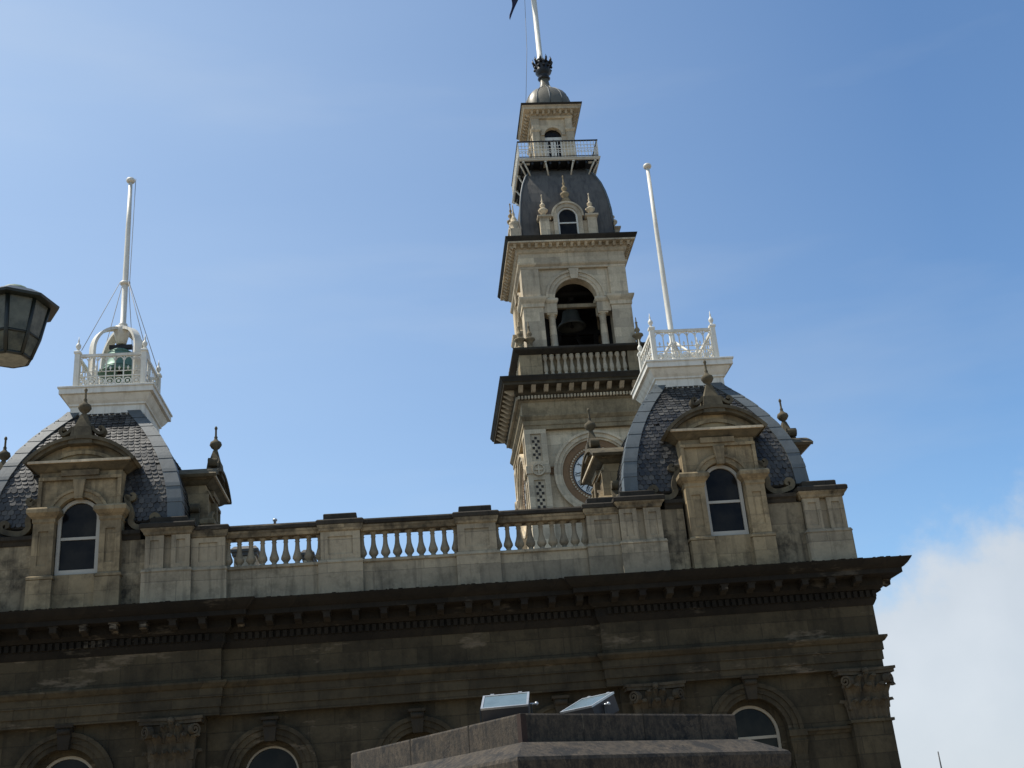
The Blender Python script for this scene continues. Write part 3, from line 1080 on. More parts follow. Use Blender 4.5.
def make_dormer(side=False):
    yf = -2.5 if side else -2.38
    d = MB()
    # lower wall, cheeks and front with arched opening
    d.arched_wall(-0.88, 0.88, 5.5, 8.72, [(0.0, 6.3, 7.53, 0.47)], yf + 0.06, yf + 0.42, 20)
    d.box(-0.88, -0.56, yf + 0.42, -1.0, 5.5, 8.72)
    d.box(0.56, 0.88, yf + 0.42, -1.0, 5.5, 8.72)
    d.box(-0.56, 0.56, yf + 0.42, -1.0, 8.3, 8.72)
    # archivolt
    d.ringband(0, 7.53, 0.475, 0.6, 0.0, PI, yf + 0.0, yf + 0.07, 24)
    d.ringband(0, 7.53, 0.6, 0.66, 0.0, PI, yf - 0.03, yf + 0.07, 24)
    # keystone
    d.prism_xz([(-0.08, 7.95), (0.08, 7.95), (0.13, 8.38), (-0.13, 8.38)], yf - 0.07, yf + 0.06)
    # spandrel frame strips
    d.box(-0.88, -0.8, yf + 0.0, yf + 0.06, 7.76, 8.45)
    d.box(0.8, 0.88, yf + 0.0, yf + 0.06, 7.76, 8.45)
    d.box(-0.88, 0.88, yf - 0.01, yf + 0.06, 8.4, 8.475)
    d.box(-0.4, 0.4, yf - 0.05, yf + 0.055, 8.48, 8.605)
    body = d.build('dormer', M['dormer'], HALL, (-PX, PY - 25, -GZ))
    # flanking pilasters
    for sx in (-1, 1):
        q = MB()
        a, b_ = sorted((sx * 0.47, sx * 0.93))
        q.box(a - 0.02, b_ + 0.04, yf - 0.1, yf + 0.3, 5.45, 6.18)
        q.rects(a, b_ + 0.02, yf - 0.06, yf + 0.3, [(0.0, 6.18), (0.04, 6.2), (0.04, 6.25), (0.0, 6.28)])
        panel_box(q, a + 0.02, b_, yf - 0.05, yf + 0.3, 6.28, 7.42, a + 0.14, b_ - 0.11, 6.5, 7.25, 0.03)
        q.rects(a + 0.02, b_, yf - 0.05, yf + 0.3, [(0.0, 7.42), (0.02, 7.45), (0.02, 7.52), (0.06, 7.56), (0.13, 7.64), (0.13, 7.72), (0.1, 7.76)])
        q.build('dormer_pilaster', M['dormer'], body)
    # hood: segmental pediment with barrel back
    h = MB()
    hw_, zc, rise = (1.12, 8.76, 0.36) if side else (1.12, 8.76, 0.52)
    zf = -0.2 if side else -0.03
    RR = (hw_ ** 2 + rise ** 2) / (2 * rise)
    cz = zc + rise - RR
    a0 = math.acos(hw_ / RR)
    a1 = PI - a0
    h.rects(-0.9, 0.9, yf + 0.04, -0.9, [(0.0, 8.60), (0.05, 8.63), (0.11, 8.68), (0.19, 8.735), (0.08, 8.75)])
    h.ringband(0, cz, RR - 0.07, RR + 0.0, a0 * 1.0, PI - a0 * 1.0, yf - 0.15, -0.75, 24)
    h.ringband(0, cz, RR + 0.0, RR + 0.075, a0 * 0.97, PI - a0 * 0.97, yf - 0.22, -0.7, 24)
    n = 18
    pts = [(RR * 0.965 * math.cos(a0 + (a1 - a0) * i / n), cz + RR * 0.965 * math.sin(a0 + (a1 - a0) * i / n)) for i in range(n + 1)]
    h.build('pediment', M['hood'], body)
    tp = MB()
    tp.prism_xz(pts, yf + 0.02, -0.8)
    tp.build('tympanum', M['dormer'], body)  # paler stone than the pediment, so its colour reads as sunlit
    fi = MB()
    fi.box(-1.1, 1.1, yf - 0.19, -0.9, 8.745, 8.80)
    fi.build('pediment_fillet', M['tower'], body)
    # inner panel moulding of the tympanum
    tm = MB()
    tm.ringband(0, cz, RR - 0.3, RR - 0.22, a0 * 1.22, PI - a0 * 1.22, yf - 0.03, yf + 0.03, 20)
    tm.build('tympanum_moulding', M['dormer'], body)
    # acroterion with ball finial
    f = MB()
    f.M = Matrix.Translation((0, 0, zf))
    f.frustum(-0.26, 0.26, yf - 0.2, yf + 0.2, 9.2, -0.2, 0.2, yf - 0.15, yf + 0.15, 9.62)
    f.frustum(-0.17, 0.17, yf - 0.13, yf + 0.13, 9.62, -0.06, 0.06, yf - 0.05, yf + 0.05, 9.95)
    for sx in (-1, 1):
        pts = [(sx * 0.2, 9.62), (sx * 0.3, 9.5), (sx * 0.42, 9.45), (sx * 0.47, 9.54), (sx * 0.41, 9.6), (sx * 0.37, 9.55)]
        f.ribbon(sm(pts, 5), 0.07, yf - 0.12, yf + 0.1)
    f.lathe(0, yf, [(0.055, 9.93), (0.05, 9.98), (0.1, 10.02), (0.15, 10.1), (0.13, 10.17), (0.06, 10.22), (0.035, 10.27), (0.045, 10.3), (0.026, 10.34), (0.024, 10.5), (0.04, 10.53), (0.03, 10.57), (0.004, 10.6)], 12)
    f.build('finial', M['hood'], body)
    # scroll consoles either side
    for sx in (-1, 1):
        s_ = MB()
        up_sp = [(1.08 + 0.1 * (1 - i / 9) * math.cos(PI * 1.0 + i * 0.75), 8.02 + 0.1 * (1 - i / 9) * math.sin(PI * 1.0 + i * 0.75)) for i in range(8)][::-1]
        mid = [(0.985, 7.9), (1.06, 7.72), (1.1, 7.56), (1.08, 7.42), (1.2, 7.3), (1.4, 7.3), (1.6, 7.36)]
        dn = [(1.57 + 0.11 * (1 - i / 9) * math.cos(-0.6 + i * 0.75), 7.48 + 0.11 * (1 - i / 9) * math.sin(-0.6 + i * 0.75)) for i in range(8)]
        line = sm([(sx * a, b_) for a, b_ in up_sp + mid + dn], 3)
        m_ = len(line)
        s_.ribbon(line, [0.07 + 0.05 * math.sin(PI * i / (m_ - 1)) for i in range(m_)], yf + 0.16, yf + 0.36)
        s_.build('scroll', M['hood'], body)
    arched_window(0.0, 6.3, 7.53, 0.445, yf + 0.17, 'window', body, (0, 0, 0), 0.075, bars=(0.48,))
    return body


dm = make_dormer()
dms = make_dormer(True)
dms.rotation_euler = (0, 0, PI / 2)
for sx in (-1, 1):
    for k_ in range(4):
        if sx < 0 and k_ in (0, 1):
            continue
        dup(dms if k_ % 2 else dm, HALL, (sx * PX + (0.08 if sx > 0 else 0), PY - 25, -GZ), k_ * PI / 2)

# --- white lookout platforms -----------------------------------------------------------
def railing_panel(mb, hw, y, z0, z1):
    mb.box(-hw, hw, y - 0.03, y + 0.03, z1 - 0.07, z1)
    mb.box(-hw, hw, y - 0.02, y + 0.02, z0 + 0.05, z0 + 0.09)
    zm = z0 + (z1 - z0) * 0.36
    mb.box(-hw, hw, y - 0.013, y + 0.013, zm, zm + 0.025)
    zq = z0 + (z1 - z0) * 0.5
    mb.box(-hw, hw, y - 0.01, y + 0.01, zq, zq + 0.018)
    n = 7
    w_ = 2 * hw / n
    for i in range(n + 1):
        x_ = -hw + w_ * i
        mb.box(x_ - 0.013, x_ + 0.013, y - 0.012, y + 0.012, z0 + 0.05, z1 - 0.07)
        if i < n:
            xm = x_ + w_ / 2
            mb.ringband(xm, z1 - 0.07 - w_ / 2, w_ / 2 - 0.03, w_ / 2 - 0.008, 0, PI, y - 0.01, y + 0.01, 10)
            rq = min(w_, zm - z0 - 0.1) / 2 - 0.012
            mb.ringband(xm, (zm + z0 + 0.09) / 2, rq - 0.022, rq, 0, 2 * PI, y - 0.01, y + 0.01, 12)
            mb.box(xm - 0.03, xm + 0.03, y - 0.012, y + 0.012, (zm + z0 + 0.09) / 2 - 0.03, (zm + z0 + 0.09) / 2 + 0.03)
            mb.lathe(xm, y, [(0.022, zq), (0.008, zq + 0.05), (0.03, zq + 0.09), (0.003, zq + 0.15)], 6)


def make_platform():
    pl = MB()
    pl.squares(0, 0, [(0.86, 10.48), (0.86, 10.72), (0.9, 10.74), (0.9, 10.78), (0.95, 10.84), (1.0, 10.92), (1.02, 10.95), (1.02, 10.98), (1.09, 10.99), (1.09, 11.12), (1.12, 11.13), (1.12, 11.17), (1.08, 11.19)])
    po_ = pl.build('roof_platform', M['white'], HALL, (-PX + 0.09, PY - 25, -GZ))
    for sx in (-1, 1):
        for sy in (-1, 1):
            q = MB()
            q.squares(0, 0, [(0.075, 0.0), (0.075, 0.05), (0.06, 0.06), (0.06, 0.98), (0.08, 0.99), (0.08, 1.04), (0.06, 1.06)])
            q.lathe(0, 0, [(0.05, 1.05), (0.03, 1.09), (0.035, 1.12), (0.065, 1.18), (0.06, 1.23), (0.03, 1.27), (0.018, 1.32), (0.024, 1.34), (0.012, 1.38), (0.003, 1.46)], 10)
            q.build('railing_post', M['white'], po_, (sx * 0.79, sy * 0.79, 11.15))
    for k_ in range(4):
        q = MB()
        q.M = rotz(k_ * PI / 2)
        railing_panel(q, 0.73, -0.79, 11.18, 12.12)
        q.build('railing_panel', M['white'], po_)
    return po_


plat = make_platform()
dup(plat, HALL, (PX + 0.08, PY - 25, -GZ))

# arched bell frame on the left platform
bf = MB()
for k_ in (0, 1):
    bf.M = rotz(k_ * PI / 2 + PI / 4)
    r1 = 0.80
    hw_ = 0.10 if k_ == 0 else 0.099
    bf.ringband(0, 12.36, r1 - 0.07, r1, 0, PI, -hw_, hw_, 24)
    for sx in (-1, 1):
        a, b_ = sorted((sx * (r1 - 0.07), sx * r1))
        bf.box(a, b_, -hw_, hw_, 11.17, 12.36)
bf.M = None
bf.lathe(0, 0, [(0.12, 12.72), (0.2, 13.06), (0.2, 13.18), (0.14, 13.21), (0.1, 13.22)], 14)
bf.build('bell_frame', M['white'], HALL, (-PX + 0.11, PY - 25, -GZ))
# braces round the foot of the right-hand pole
for k_ in range(4):
    br = MB()
    br.M = rotz(k_ * PI / 2 + PI / 4)
    br.tube([(0.9, 0, 11.2), (0.07, 0, 12.1)], 0.035, 6)
    br.build('mast_brace', M['white'], HALL, (PX, PY - 25, -GZ))

# chimney stacks and a vent on the flat roof
def chimney(x0, x1, y0, y1, z1, pots):
    c_ = MB()
    c_.box(x0, x1, y0, y1, 5.45, z1 - 0.3)
    c_.build('chimney', M['tower'], HALL, HL)
    c2 = MB()
    c2.rects(x0, x1, y0, y1, [(0.0, z1 - 0.3), (0.05, z1 - 0.27), (0.05, z1 - 0.2), (0.09, z1 - 0.17), (0.09, z1 - 0.1), (0.0, z1)])
    c2.build('chimney_cap', M['leadroof'], HALL.children[-1] if False else [o for o in HALL.children if o.name.startswith('chimney')][-1])


chimney(-4.95, -4.35, 32.6, 33.6, 8.78, 0)
chimney(-3.02, -2.80, 32.8, 33.6, 8.62, 0)
vp = MB()
vp.lathe(0, 0, [(0.035, 0), (0.035, 3.2), (0.06, 3.21), (0.06, 3.25), (0.045, 3.27), (0.01, 3.28)], 10)
vp.build('vent_pipe', M['alu'], HALL, (-3.5, 30 - 25, 5.5 - GZ))

# ================================================================== CLOCK TOWER
TX, TY = 7.35, 44.78
TW_ = thing('clock_tower', 'tall pale stone clock tower with bell stage, lead roof and iron balcony', 'tower', (TX, TY, GZ))
TL = (0, 0, -GZ)

# shaft (with a round recess for each clock left to the dial rings in front)
t = MB()
t.squares(0, 0, [(2.5, GZ), (2.5, 15.32)])
t.build('shaft', M['tower'], TW_, TL)


def four(fn):
    mb = MB()
    for k_ in range(4):
        mb.M = rotz(k_ * PI / 2)
        fn(mb, k_)
    mb.M = None
    return mb


def lattice(mb, xc, y, z0, z1, hw):
    """sunk panel pierced in a diamond lattice"""
    nx, dz = 3, 0.155
    mb.box(xc - hw, xc + hw, y + 0.05, y + 0.08, z0, z1)


# corner pilasters: one mesh per corner, both faces panelled
M['pierce_shade'] = paint('piercing_shade', (0.035, 0.03, 0.025), 0.95)  # dark colour standing in for the shade inside the piercings
for k_ in range(4):
    q = MB()
    q.M = rotz(k_ * PI / 2)
    hp = 2.72
    wd = 0.86
    q.box(-hp + 0.06, -hp + wd, -hp + 0.06, -hp + wd, 5.0, 15.3)
    pz = MB()
    pz.M = q.M
    for (u_, v_) in ((0, 1), (1, 0)):
        # face 0: on -y ; face 1: on -x
        def bx(a0, a1, d0, d1, z0, z1, mb=q):
            if u_ == 0:
                mb.box(-hp + a0, -hp + a1, -hp + d0, -hp + d1, z0, z1)
            else:
                mb.box(-hp + d0, -hp + d1, -hp + a0, -hp + a1, z0, z1)
        st_ = 0.0 if u_ == 0 else 0.06
        for z0, z1 in ((5.0, 11.9), (13.25, 13.5), (13.8, 14.0), (15.12, 15.3)):
            bx(st_, wd, 0.0, 0.06, z0, z1)
        for z0, z1 in ((11.9, 13.25), (14.0, 15.12)):
            bx(st_, 0.22, 0.0, 0.06, z0, z1)
            bx(0.64, wd, 0.0, 0.06, z0, z1)
            # dark solid blocks paint the shade of diamond piercings in the sunk panel
            rows = int((z1 - z0 - 0.1) / 0.135)
            for i in range(rows):
                zc = z0 + 0.1 + 0.135 * i
                xs_ = (0.33, 0.53) if i % 2 else (0.43,)
                for xa in xs_:
                    bx(xa - 0.048, xa + 0.048, 0.045, 0.07, zc, zc + 0.1, pz)
        # roundel band
        bx(-0.04, wd + 0.03, -0.05, 0.06, 13.5, 13.8)
    q.M = None
    po_ = q.build('corner_pilaster', M['tower'], TW_, TL)
    pz.build('lattice_shade', M['pierce_shade'], po_)
    ro_ = MB()
    for a_ in (0, 1):
        ro_.M = rotz(k_ * PI / 2) if a_ == 0 else rotz(k_ * PI / 2) @ Matrix(((0, 1, 0, 0), (1, 0, 0, 0), (0, 0, 1, 0), (0, 0, 0, 1)))
        ro_.ringband(-hp + 0.43, 13.65, 0.19, 0.25, 0, 2 * PI, -hp - 0.1, -hp - 0.04, 18)
        ro_.box(-hp + 0.40, -hp + 0.46, -hp - 0.09, -hp - 0.051, 13.47, 13.83)
        ro_.box(-hp + 0.25, -hp + 0.61, -hp - 0.088, -hp - 0.051, 13.62, 13.68)
    ro_.build('roundel', M['tower'], po_)


# clock: stone surround, ochre reveal, dotted ring, dial, numerals, hands
def make_clock():
    zc = 13.45
    a = MB()
    for r0, r1, d in ((1.36, 1.44, 0.12), (1.44, 1.6, 0.18), (1.6, 1.7, 0.24)):
        a.ringband(0, zc, r0, r1, 0, 2 * PI, -2.5 - d, -2.49, 56)
    o = a.build('clock_surround', M['tower'], TW_, TL)
    b_ = MB()
    b_.ringband(0, zc, 1.12, 1.36, 0, 2 * PI, -2.56, -2.49, 56)
    b_.ringband(0, zc, 0.96, 1.12, 0, 2 * PI, -2.54, -2.49, 56)
    b_.build('clock_reveal', M['terracotta'], o)
    d = MB()
    for i in range(60):
        an = 2 * PI * i / 60
        x_, z_ = 1.04 * math.cos(an), zc + 1.04 * math.sin(an)
        d.box(x_ - 0.03, x_ + 0.03, -2.57, -2.541, z_ - 0.03, z_ + 0.03)
    d.build('bead_ring', M['tower'], o)
    f = MB()
    pts = [(0.95 * math.cos(2 * PI * i / 48), zc + 0.95 * math.sin(2 * PI * i / 48)) for i in range(48)]
    f.prism_xz(pts, -2.52, -2.495)
    f.build('clock_dial', M['clock_white'], o)
    n = MB()
    n.ringband(0, zc, 0.90, 0.945, 0, 2 * PI, -2.535, -2.521, 48)
    n.ringband(0, zc, 0.57, 0.6, 0, 2 * PI, -2.535, -2.521, 48)
    nums = ['XII', 'I', 'II', 'III', 'IIII', 'V', 'VI', 'VII', 'VIII', 'IX', 'X', 'XI']
    for i, s_ in enumerate(nums):
        an = -2 * PI * i / 12
        wid = sum(0.06 if ch == 'I' else 0.13 for ch in s_)
        x_ = -wid / 2
        base = Matrix.Translation((0, 0, zc)) @ Matrix.Rotation(-an, 4, 'Y')

        def stroke(xa, za, xb, zb, th=0.028):
            n.M = base
            n.ribbon([(xa, za), (xb, zb)], th, -2.532, -2.5215)
            n.M = None
        for ch in s_:
            if ch == 'I':
                stroke(x_ + 0.03, 0.64, x_ + 0.03, 0.86)
                x_ += 0.06
            elif ch == 'V':
                stroke(x_ + 0.02, 0.86, x_ + 0.065, 0.64)
                stroke(x_ + 0.11, 0.86, x_ + 0.067, 0.64, 0.018)
                x_ += 0.13
            else:
                stroke(x_ + 0.02, 0.86, x_ + 0.11, 0.64)
                stroke(x_ + 0.11, 0.86, x_ + 0.02, 0.64, 0.018)
                x_ += 0.13
    for an, L_, w_ in ((R(62), 0.52, 0.07), (R(-140), 0.8, 0.05)):
        n.M = Matrix.Translation((0, 0, zc)) @ Matrix.Rotation(an, 4, 'Y')
        n.prism_xz([(-w_, -0.12), (w_, -0.12), (w_ * 0.6, L_ * 0.7), (0, L_), (-w_ * 0.6, L_ * 0.7)], -2.56, -2.545)
        n.M = None
    n.build('clock_numerals_and_hands', M['iron'], o)
    return o


clk = make_clock()
for k_ in (1, 2, 3):
    dup(clk, TW_, TL, k_ * PI / 2)

# yellow-brown band from pilaster to clock, lower blind panels
f0 = None
ib = MB()
ib.box(-0.17, 0.17, -0.07, 0.01, 0, 0.23)
ib.box(-0.17, 0.17, -0.11, 0.01, 0.23, 0.29)
for k_ in range(4):
    for s_ in (-1, 1):
        v_ = rotz(k_ * PI / 2) @ Vector((s_ * 1.79, -2.5, 13.5))
        L = (v_.x, v_.y, v_.z - GZ)
        if f0 is None:
            f0 = ib.build('impost_band', M['terracotta'], TW_, L)
        else:
            dup(f0, TW_, L, k_ * PI / 2)

# main entablature of the shaft
t = MB()
t.squares(0, 0, [(2.70, 15.3), (2.70, 15.46), (2.73, 15.47), (2.73, 15.66), (2.76, 15.68), (2.84, 15.8), (2.84, 15.86), (2.72, 15.9), (2.72, 16.42), (2.78, 16.46), (2.82, 16.5)], cap1=False)
ent = t.build('lower_entablature', M['tower'], TW_, TL)
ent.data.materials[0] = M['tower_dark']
t = MB()
t.squares(0, 0, [(2.82, 16.49), (2.82, 16.66), (2.92, 16.68), (2.98, 16.76), (2.98, 16.93), (3.42, 16.94), (3.42, 17.03), (3.47, 17.06)], cap0=False, cap1=False)


def dents(mb, k_):
    x_ = -2.86
    while x_ < 2.8:
        mb.box(x_, x_ + 0.08, -2.93, -2.8, 16.52, 16.645)
        x_ += 0.13


def mods(mb, k_, spacing=0.5, h0=2.98, h1=3.36, z0=16.77, z1=16.93, w_=0.085):
    n = int(2 * h0 / spacing)
    for i in range(n + 1):
        x_ = -spacing * n / 2 + spacing * i
        mb.frustum(x_ - w_, x_ + w_, -h0 - 0.1, -h0 + 0.01, z0 - 0.03, x_ - w_, x_ + w_, -h1, -h0 + 0.01, z1 - 0.002)


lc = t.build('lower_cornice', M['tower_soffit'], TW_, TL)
four(dents).build('dentil_course', M['tower'], lc)
bq = MB()
bq.frustum(-0.085, 0.085, -0.1, 0.01, 0, -0.085, 0.085, -0.38, 0.01, 0.19)
f0 = None
for k_ in range(4):
    for i in range(12):
        v_ = rotz(k_ * PI / 2) @ Vector((-2.75 + 0.5 * i, -2.98, 16.738))
        if f0 is None:
            f0 = bq.build('bracket', M['tower'], lc, v_)
        else:
            dup(f0, lc, v_, k_ * PI / 2)
t = MB()
t.squares(0, 0, [(3.47, 17.06), (3.52, 17.16), (3.56, 17.22), (3.56, 17.26), (2.7, 17.34)], cap0=False)
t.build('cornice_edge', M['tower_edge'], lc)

# attic balustrade above the cornice
t = MB()
t.squares(0, 0, [(2.74, 17.3), (2.74, 17.42), (2.68, 17.5), (2.66, 17.62)])
t.build('balustrade_plinth', M['tower_dark'], TW_, TL)


def rail_parts(mb, k_):
    mb.box(-2.62, -1.72, -2.64, -2.0, 17.62, 18.52)
    mb.box(1.72, 1.999, -2.64, -2.0, 17.62, 18.52)


def cor_ped(mb, k_):
    mb.box(-2.64, -1.74, -2.64, -1.999, 17.615, 18.52)


def cor_ped2(mb, k_):
    mb.box(1.74, 1.998, -2.638, -2.4, 17.616, 18.52)
    mb.box(-1.74, 1.74, -2.40, -2.2, 17.617, 18.515)


q = four(cor_ped)
q2 = four(cor_ped2)
n0 = len(q.v)
q.v += q2.v
q.f += [[i + n0 for i in f_] for f_ in q2.f]
q.s += q2.s
q.build('balustrade_pedestal', M['tower_dark'], TW_, TL)
t = MB()
t.squares(0, 0, [(2.66, 18.5), (2.72, 18.54), (2.84, 18.62), (2.88, 18.66), (2.88, 18.74), (2.3, 18.8)])
ra = t.build('balustrade_rail', M['tower_edge'], TW_, TL)
tb = MB()
tb.lathe(0, 0, [(0.1, 0.0), (0.1, 0.06), (0.06, 0.08), (0.075, 0.14), (0.1, 0.22), (0.09, 0.32), (0.06, 0.5), (0.05, 0.62), (0.07, 0.68), (0.1, 0.74), (0.1, 0.9)], 10)
f0 = None
for k_ in (0, 1, 3):
    for i in range(13):
        v_ = rotz(k_ * PI / 2) @ Vector((-1.6 + 3.2 * i / 12, -2.53, 17.618))
        if f0 is None:
            f0 = tb.build('baluster', M['tower'], ra, v_)
        else:
            dup(f0, ra, v_)

# urn finials on the balustrade corners
uf = MB()
uf.lathe(0, 0, [(0.17, 0), (0.17, 0.06), (0.1, 0.1), (0.08, 0.2), (0.16, 0.34), (0.23, 0.4), (0.22, 0.45), (0.1, 0.48), (0.07, 0.56), (0.12, 0.64), (0.1, 0.7), (0.05, 0.78), (0.04, 0.95), (0.06, 0.99), (0.025, 1.03), (0.02, 1.2), (0.004, 1.24)], 12)
f0 = None
for k_ in range(4):
    for (ux, uy) in ((-2.55, -2.58), (-2.15, -2.58)) if k_ in (0, 3) else ((-2.5, -2.5),):
        v_ = rotz(k_ * PI / 2) @ Vector((ux, uy, 18.78))
        if k_ == 1:
            v_ = Vector((2.28, -2.55, 18.78))
        if f0 is None:
            f0 = uf.build('urn_finial', M['tower_dark'], TW_, (v_.x, v_.y, v_.z - GZ))
        else:
            dup(f0, TW_, (v_.x, v_.y, v_.z - GZ))
# belfry ---------------------------------------------------------------------------
def belfry(mb, k_):
    # corner pier: one whole block per corner plus outer shafts
    mb.box(-2.18, -1.46, -2.18, -1.461, 18.7, 22.6)
    mb.box(-2.25, -1.42, -2.25, -2.18, 18.7, 20.8)            # front face of lower pilaster
    mb.box(1.42, 2.249, -2.249, -2.18, 18.7, 20.8)
    mb.box(-2.2, -1.48, -2.21, -2.178, 21.25, 22.58)
    mb.box(1.48, 2.2, -2.209, -2.178, 21.25, 22.58)
    # arched head between the piers
    mb.arched_wall(-1.46, 1.46, 21.22, 22.6, [(0, 21.22, 21.23, 0.88)], -2.1, -1.66, 20)


bl = four(belfry).build('belfry', M['tower'], TW_, TL)


def belfry_trim(mb, k_):
    for s_ in (-1, 1):
        if s_ < 0:
            mb.rects(-2.26, -1.4, -2.26, -1.4, [(0, 20.78), (0.03, 20.8), (0.03, 20.95), (0.06, 21.0), (0.12, 21.1), (0.14, 21.16), (0.14, 21.22), (0.08, 21.25)])
        a, b_ = sorted((s_ * 0.84, s_ * 1.4))
        mb.rects(a, b_, -2.16, -1.66, [(0, 20.56), (0, 20.98), (0.03, 21.02), (0.07, 21.1), (0.07, 21.17), (0.04, 21.218)])
    for r0, r1, d in ((0.882, 1.0, 0.05), (1.0, 1.16, 0.08), (1.16, 1.26, 0.12)):
        mb.ringband(0, 21.23, r0, r1, 0, PI, -2.1 - d, -2.09, 28)
    mb.prism_xz([(-0.14, 22.05), (0.14, 22.05), (0.21, 22.52), (-0.21, 22.52)], -2.3, -2.09)


four(belfry_trim).build('belfry_moulding', M['tower'], bl)
cl = MB()
cl.lathe(0, 0, [(0.2, 0), (0.2, 0.08), (0.17, 0.1), (0.19, 0.16), (0.155, 0.2), (0.15, 0.8), (0.135, 1.5), (0.15, 1.53), (0.135, 1.57), (0.16, 1.66), (0.2, 1.72)], 14)
cl.box(-0.21, 0.21, -0.21, 0.21, 1.72, 1.8)
f0 = None
for k_ in range(4):
    for s_ in (-1, 1):
        v_ = rotz(k_ * PI / 2) @ Vector((s_ * 1.06, -1.92, 18.78))
        if f0 is None:
            f0 = cl.build('belfry_column', M['tower'], bl, v_)
        else:
            dup(f0, bl, v_)
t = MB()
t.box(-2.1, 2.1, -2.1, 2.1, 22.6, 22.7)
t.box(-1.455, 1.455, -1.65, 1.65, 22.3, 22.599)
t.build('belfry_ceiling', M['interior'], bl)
# dark boarding with gaps in the two far openings, and the bell frame
t = MB()
for kk, gaps in ((2, ((0.78, 0.92), (-0.62, -0.5))), (1, ())):
    t.M = rotz(kk * PI / 2)
    t.box(-1.44, 1.44, -1.6, -1.54, 19.95, 22.3)
    edges = [-1.44] + [g for gp in sorted(gaps) for g in gp] + [1.44]
    for xa, xb in zip(edges[::2], edges[1::2]):
        t.box(xa, xb, -1.598, -1.542, 18.75, 19.95)
t.M = None
t.box(-1.3, -1.12, -1.0, -0.82, 18.75, 21.7)
t.box(1.12, 1.3, -1.0, -0.82, 18.75, 20.9)
t.box(-1.3, -1.12, 0.82, 1.0, 18.75, 20.9)
t.box(1.12, 1.3, 0.82, 1.0, 18.75, 20.9)
t.box(-1.4, 1.4, -1.05, -0.85, 21.89, 22.05)
t.box(-1.4, 1.4, 0.85, 1.05, 20.9, 21.1)
t.box(-0.1, 0.1, -0.849, 0.849, 21.74, 21.9)
t.box(-1.3, -1.12, -0.84, 0.84, 21.72, 21.88)
t.box(1.12, 1.3, -0.84, 0.84, 21.72, 21.88)
t.box(-1.12, 1.12, -0.42, -0.18, 21.74, 21.86)
for s_ in (-1, 1):
    t.ribbon([(s_ * 1.1, 19.0), (s_ * 0.35, 20.88)], 0.13, 0.86, 0.98)
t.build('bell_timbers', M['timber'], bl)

t = MB()
t.box(-0.9, 0.9, -1.98, -1.82, 20.86, 21.02)
t.build('tie_beam', M['tower_dark'], bl)
# upper entablature and cornice
t = MB()
t.squares(0, 0, [(2.2, 22.58), (2.22, 22.6), (2.22, 22.68), (2.3, 22.76), (2.32, 22.83), (2.24, 22.86), (2.24, 23.28), (2.3, 23.32), (2.34, 23.38)], cap1=False)
t.build('upper_entablature', M['tower'], TW_, TL)
t = MB()
t.squares(0, 0, [(2.34, 23.37), (2.36, 23.5), (2.4, 23.52), (2.4, 23.6), (2.68, 23.61), (2.68, 23.68)], cap0=False, cap1=False)
mm = four(lambda mb, k_: mods(mb, k_, 0.3, 2.4, 2.62, 23.49, 23.605, 0.06))
n0 = len(t.v)
t.v += mm.v
t.f += [[i + n0 for i in f_] for f_ in mm.f]
t.s += mm.s
uc = t.build('upper_cornice', M['tower'], TW_, TL)
t = MB()
t.squares(0, 0, [(2.68, 23.68), (2.72, 23.74), (2.78, 23.83), (2.79, 23.88), (2.0, 23.96)], cap0=False)
t.build('cornice_edge', M['tower_edge'], uc)

# lead-clad convex roof
TR = [(2.05, 23.9), (2.05, 24.1), (1.97, 24.15), (1.97, 25.0), (1.95, 25.5), (1.9, 26.0), (1.82, 26.5), (1.7, 27.0), (1.52, 27.5), (1.3, 27.9), (1.1, 28.15)]
t = MB()
t.squares(0, 0, TR)
tr = t.build('tower_roof', M['leadroof'], TW_, TL)
for k_ in range(4):
    seam = MB()
    seam.M = rotz(k_ * PI / 2)
    seam.tube([(-h - 0.01, -h - 0.01, z) for h, z in TR[2:]], 0.05, 6)
    seam.build('hip_roll', M['lead'], tr)

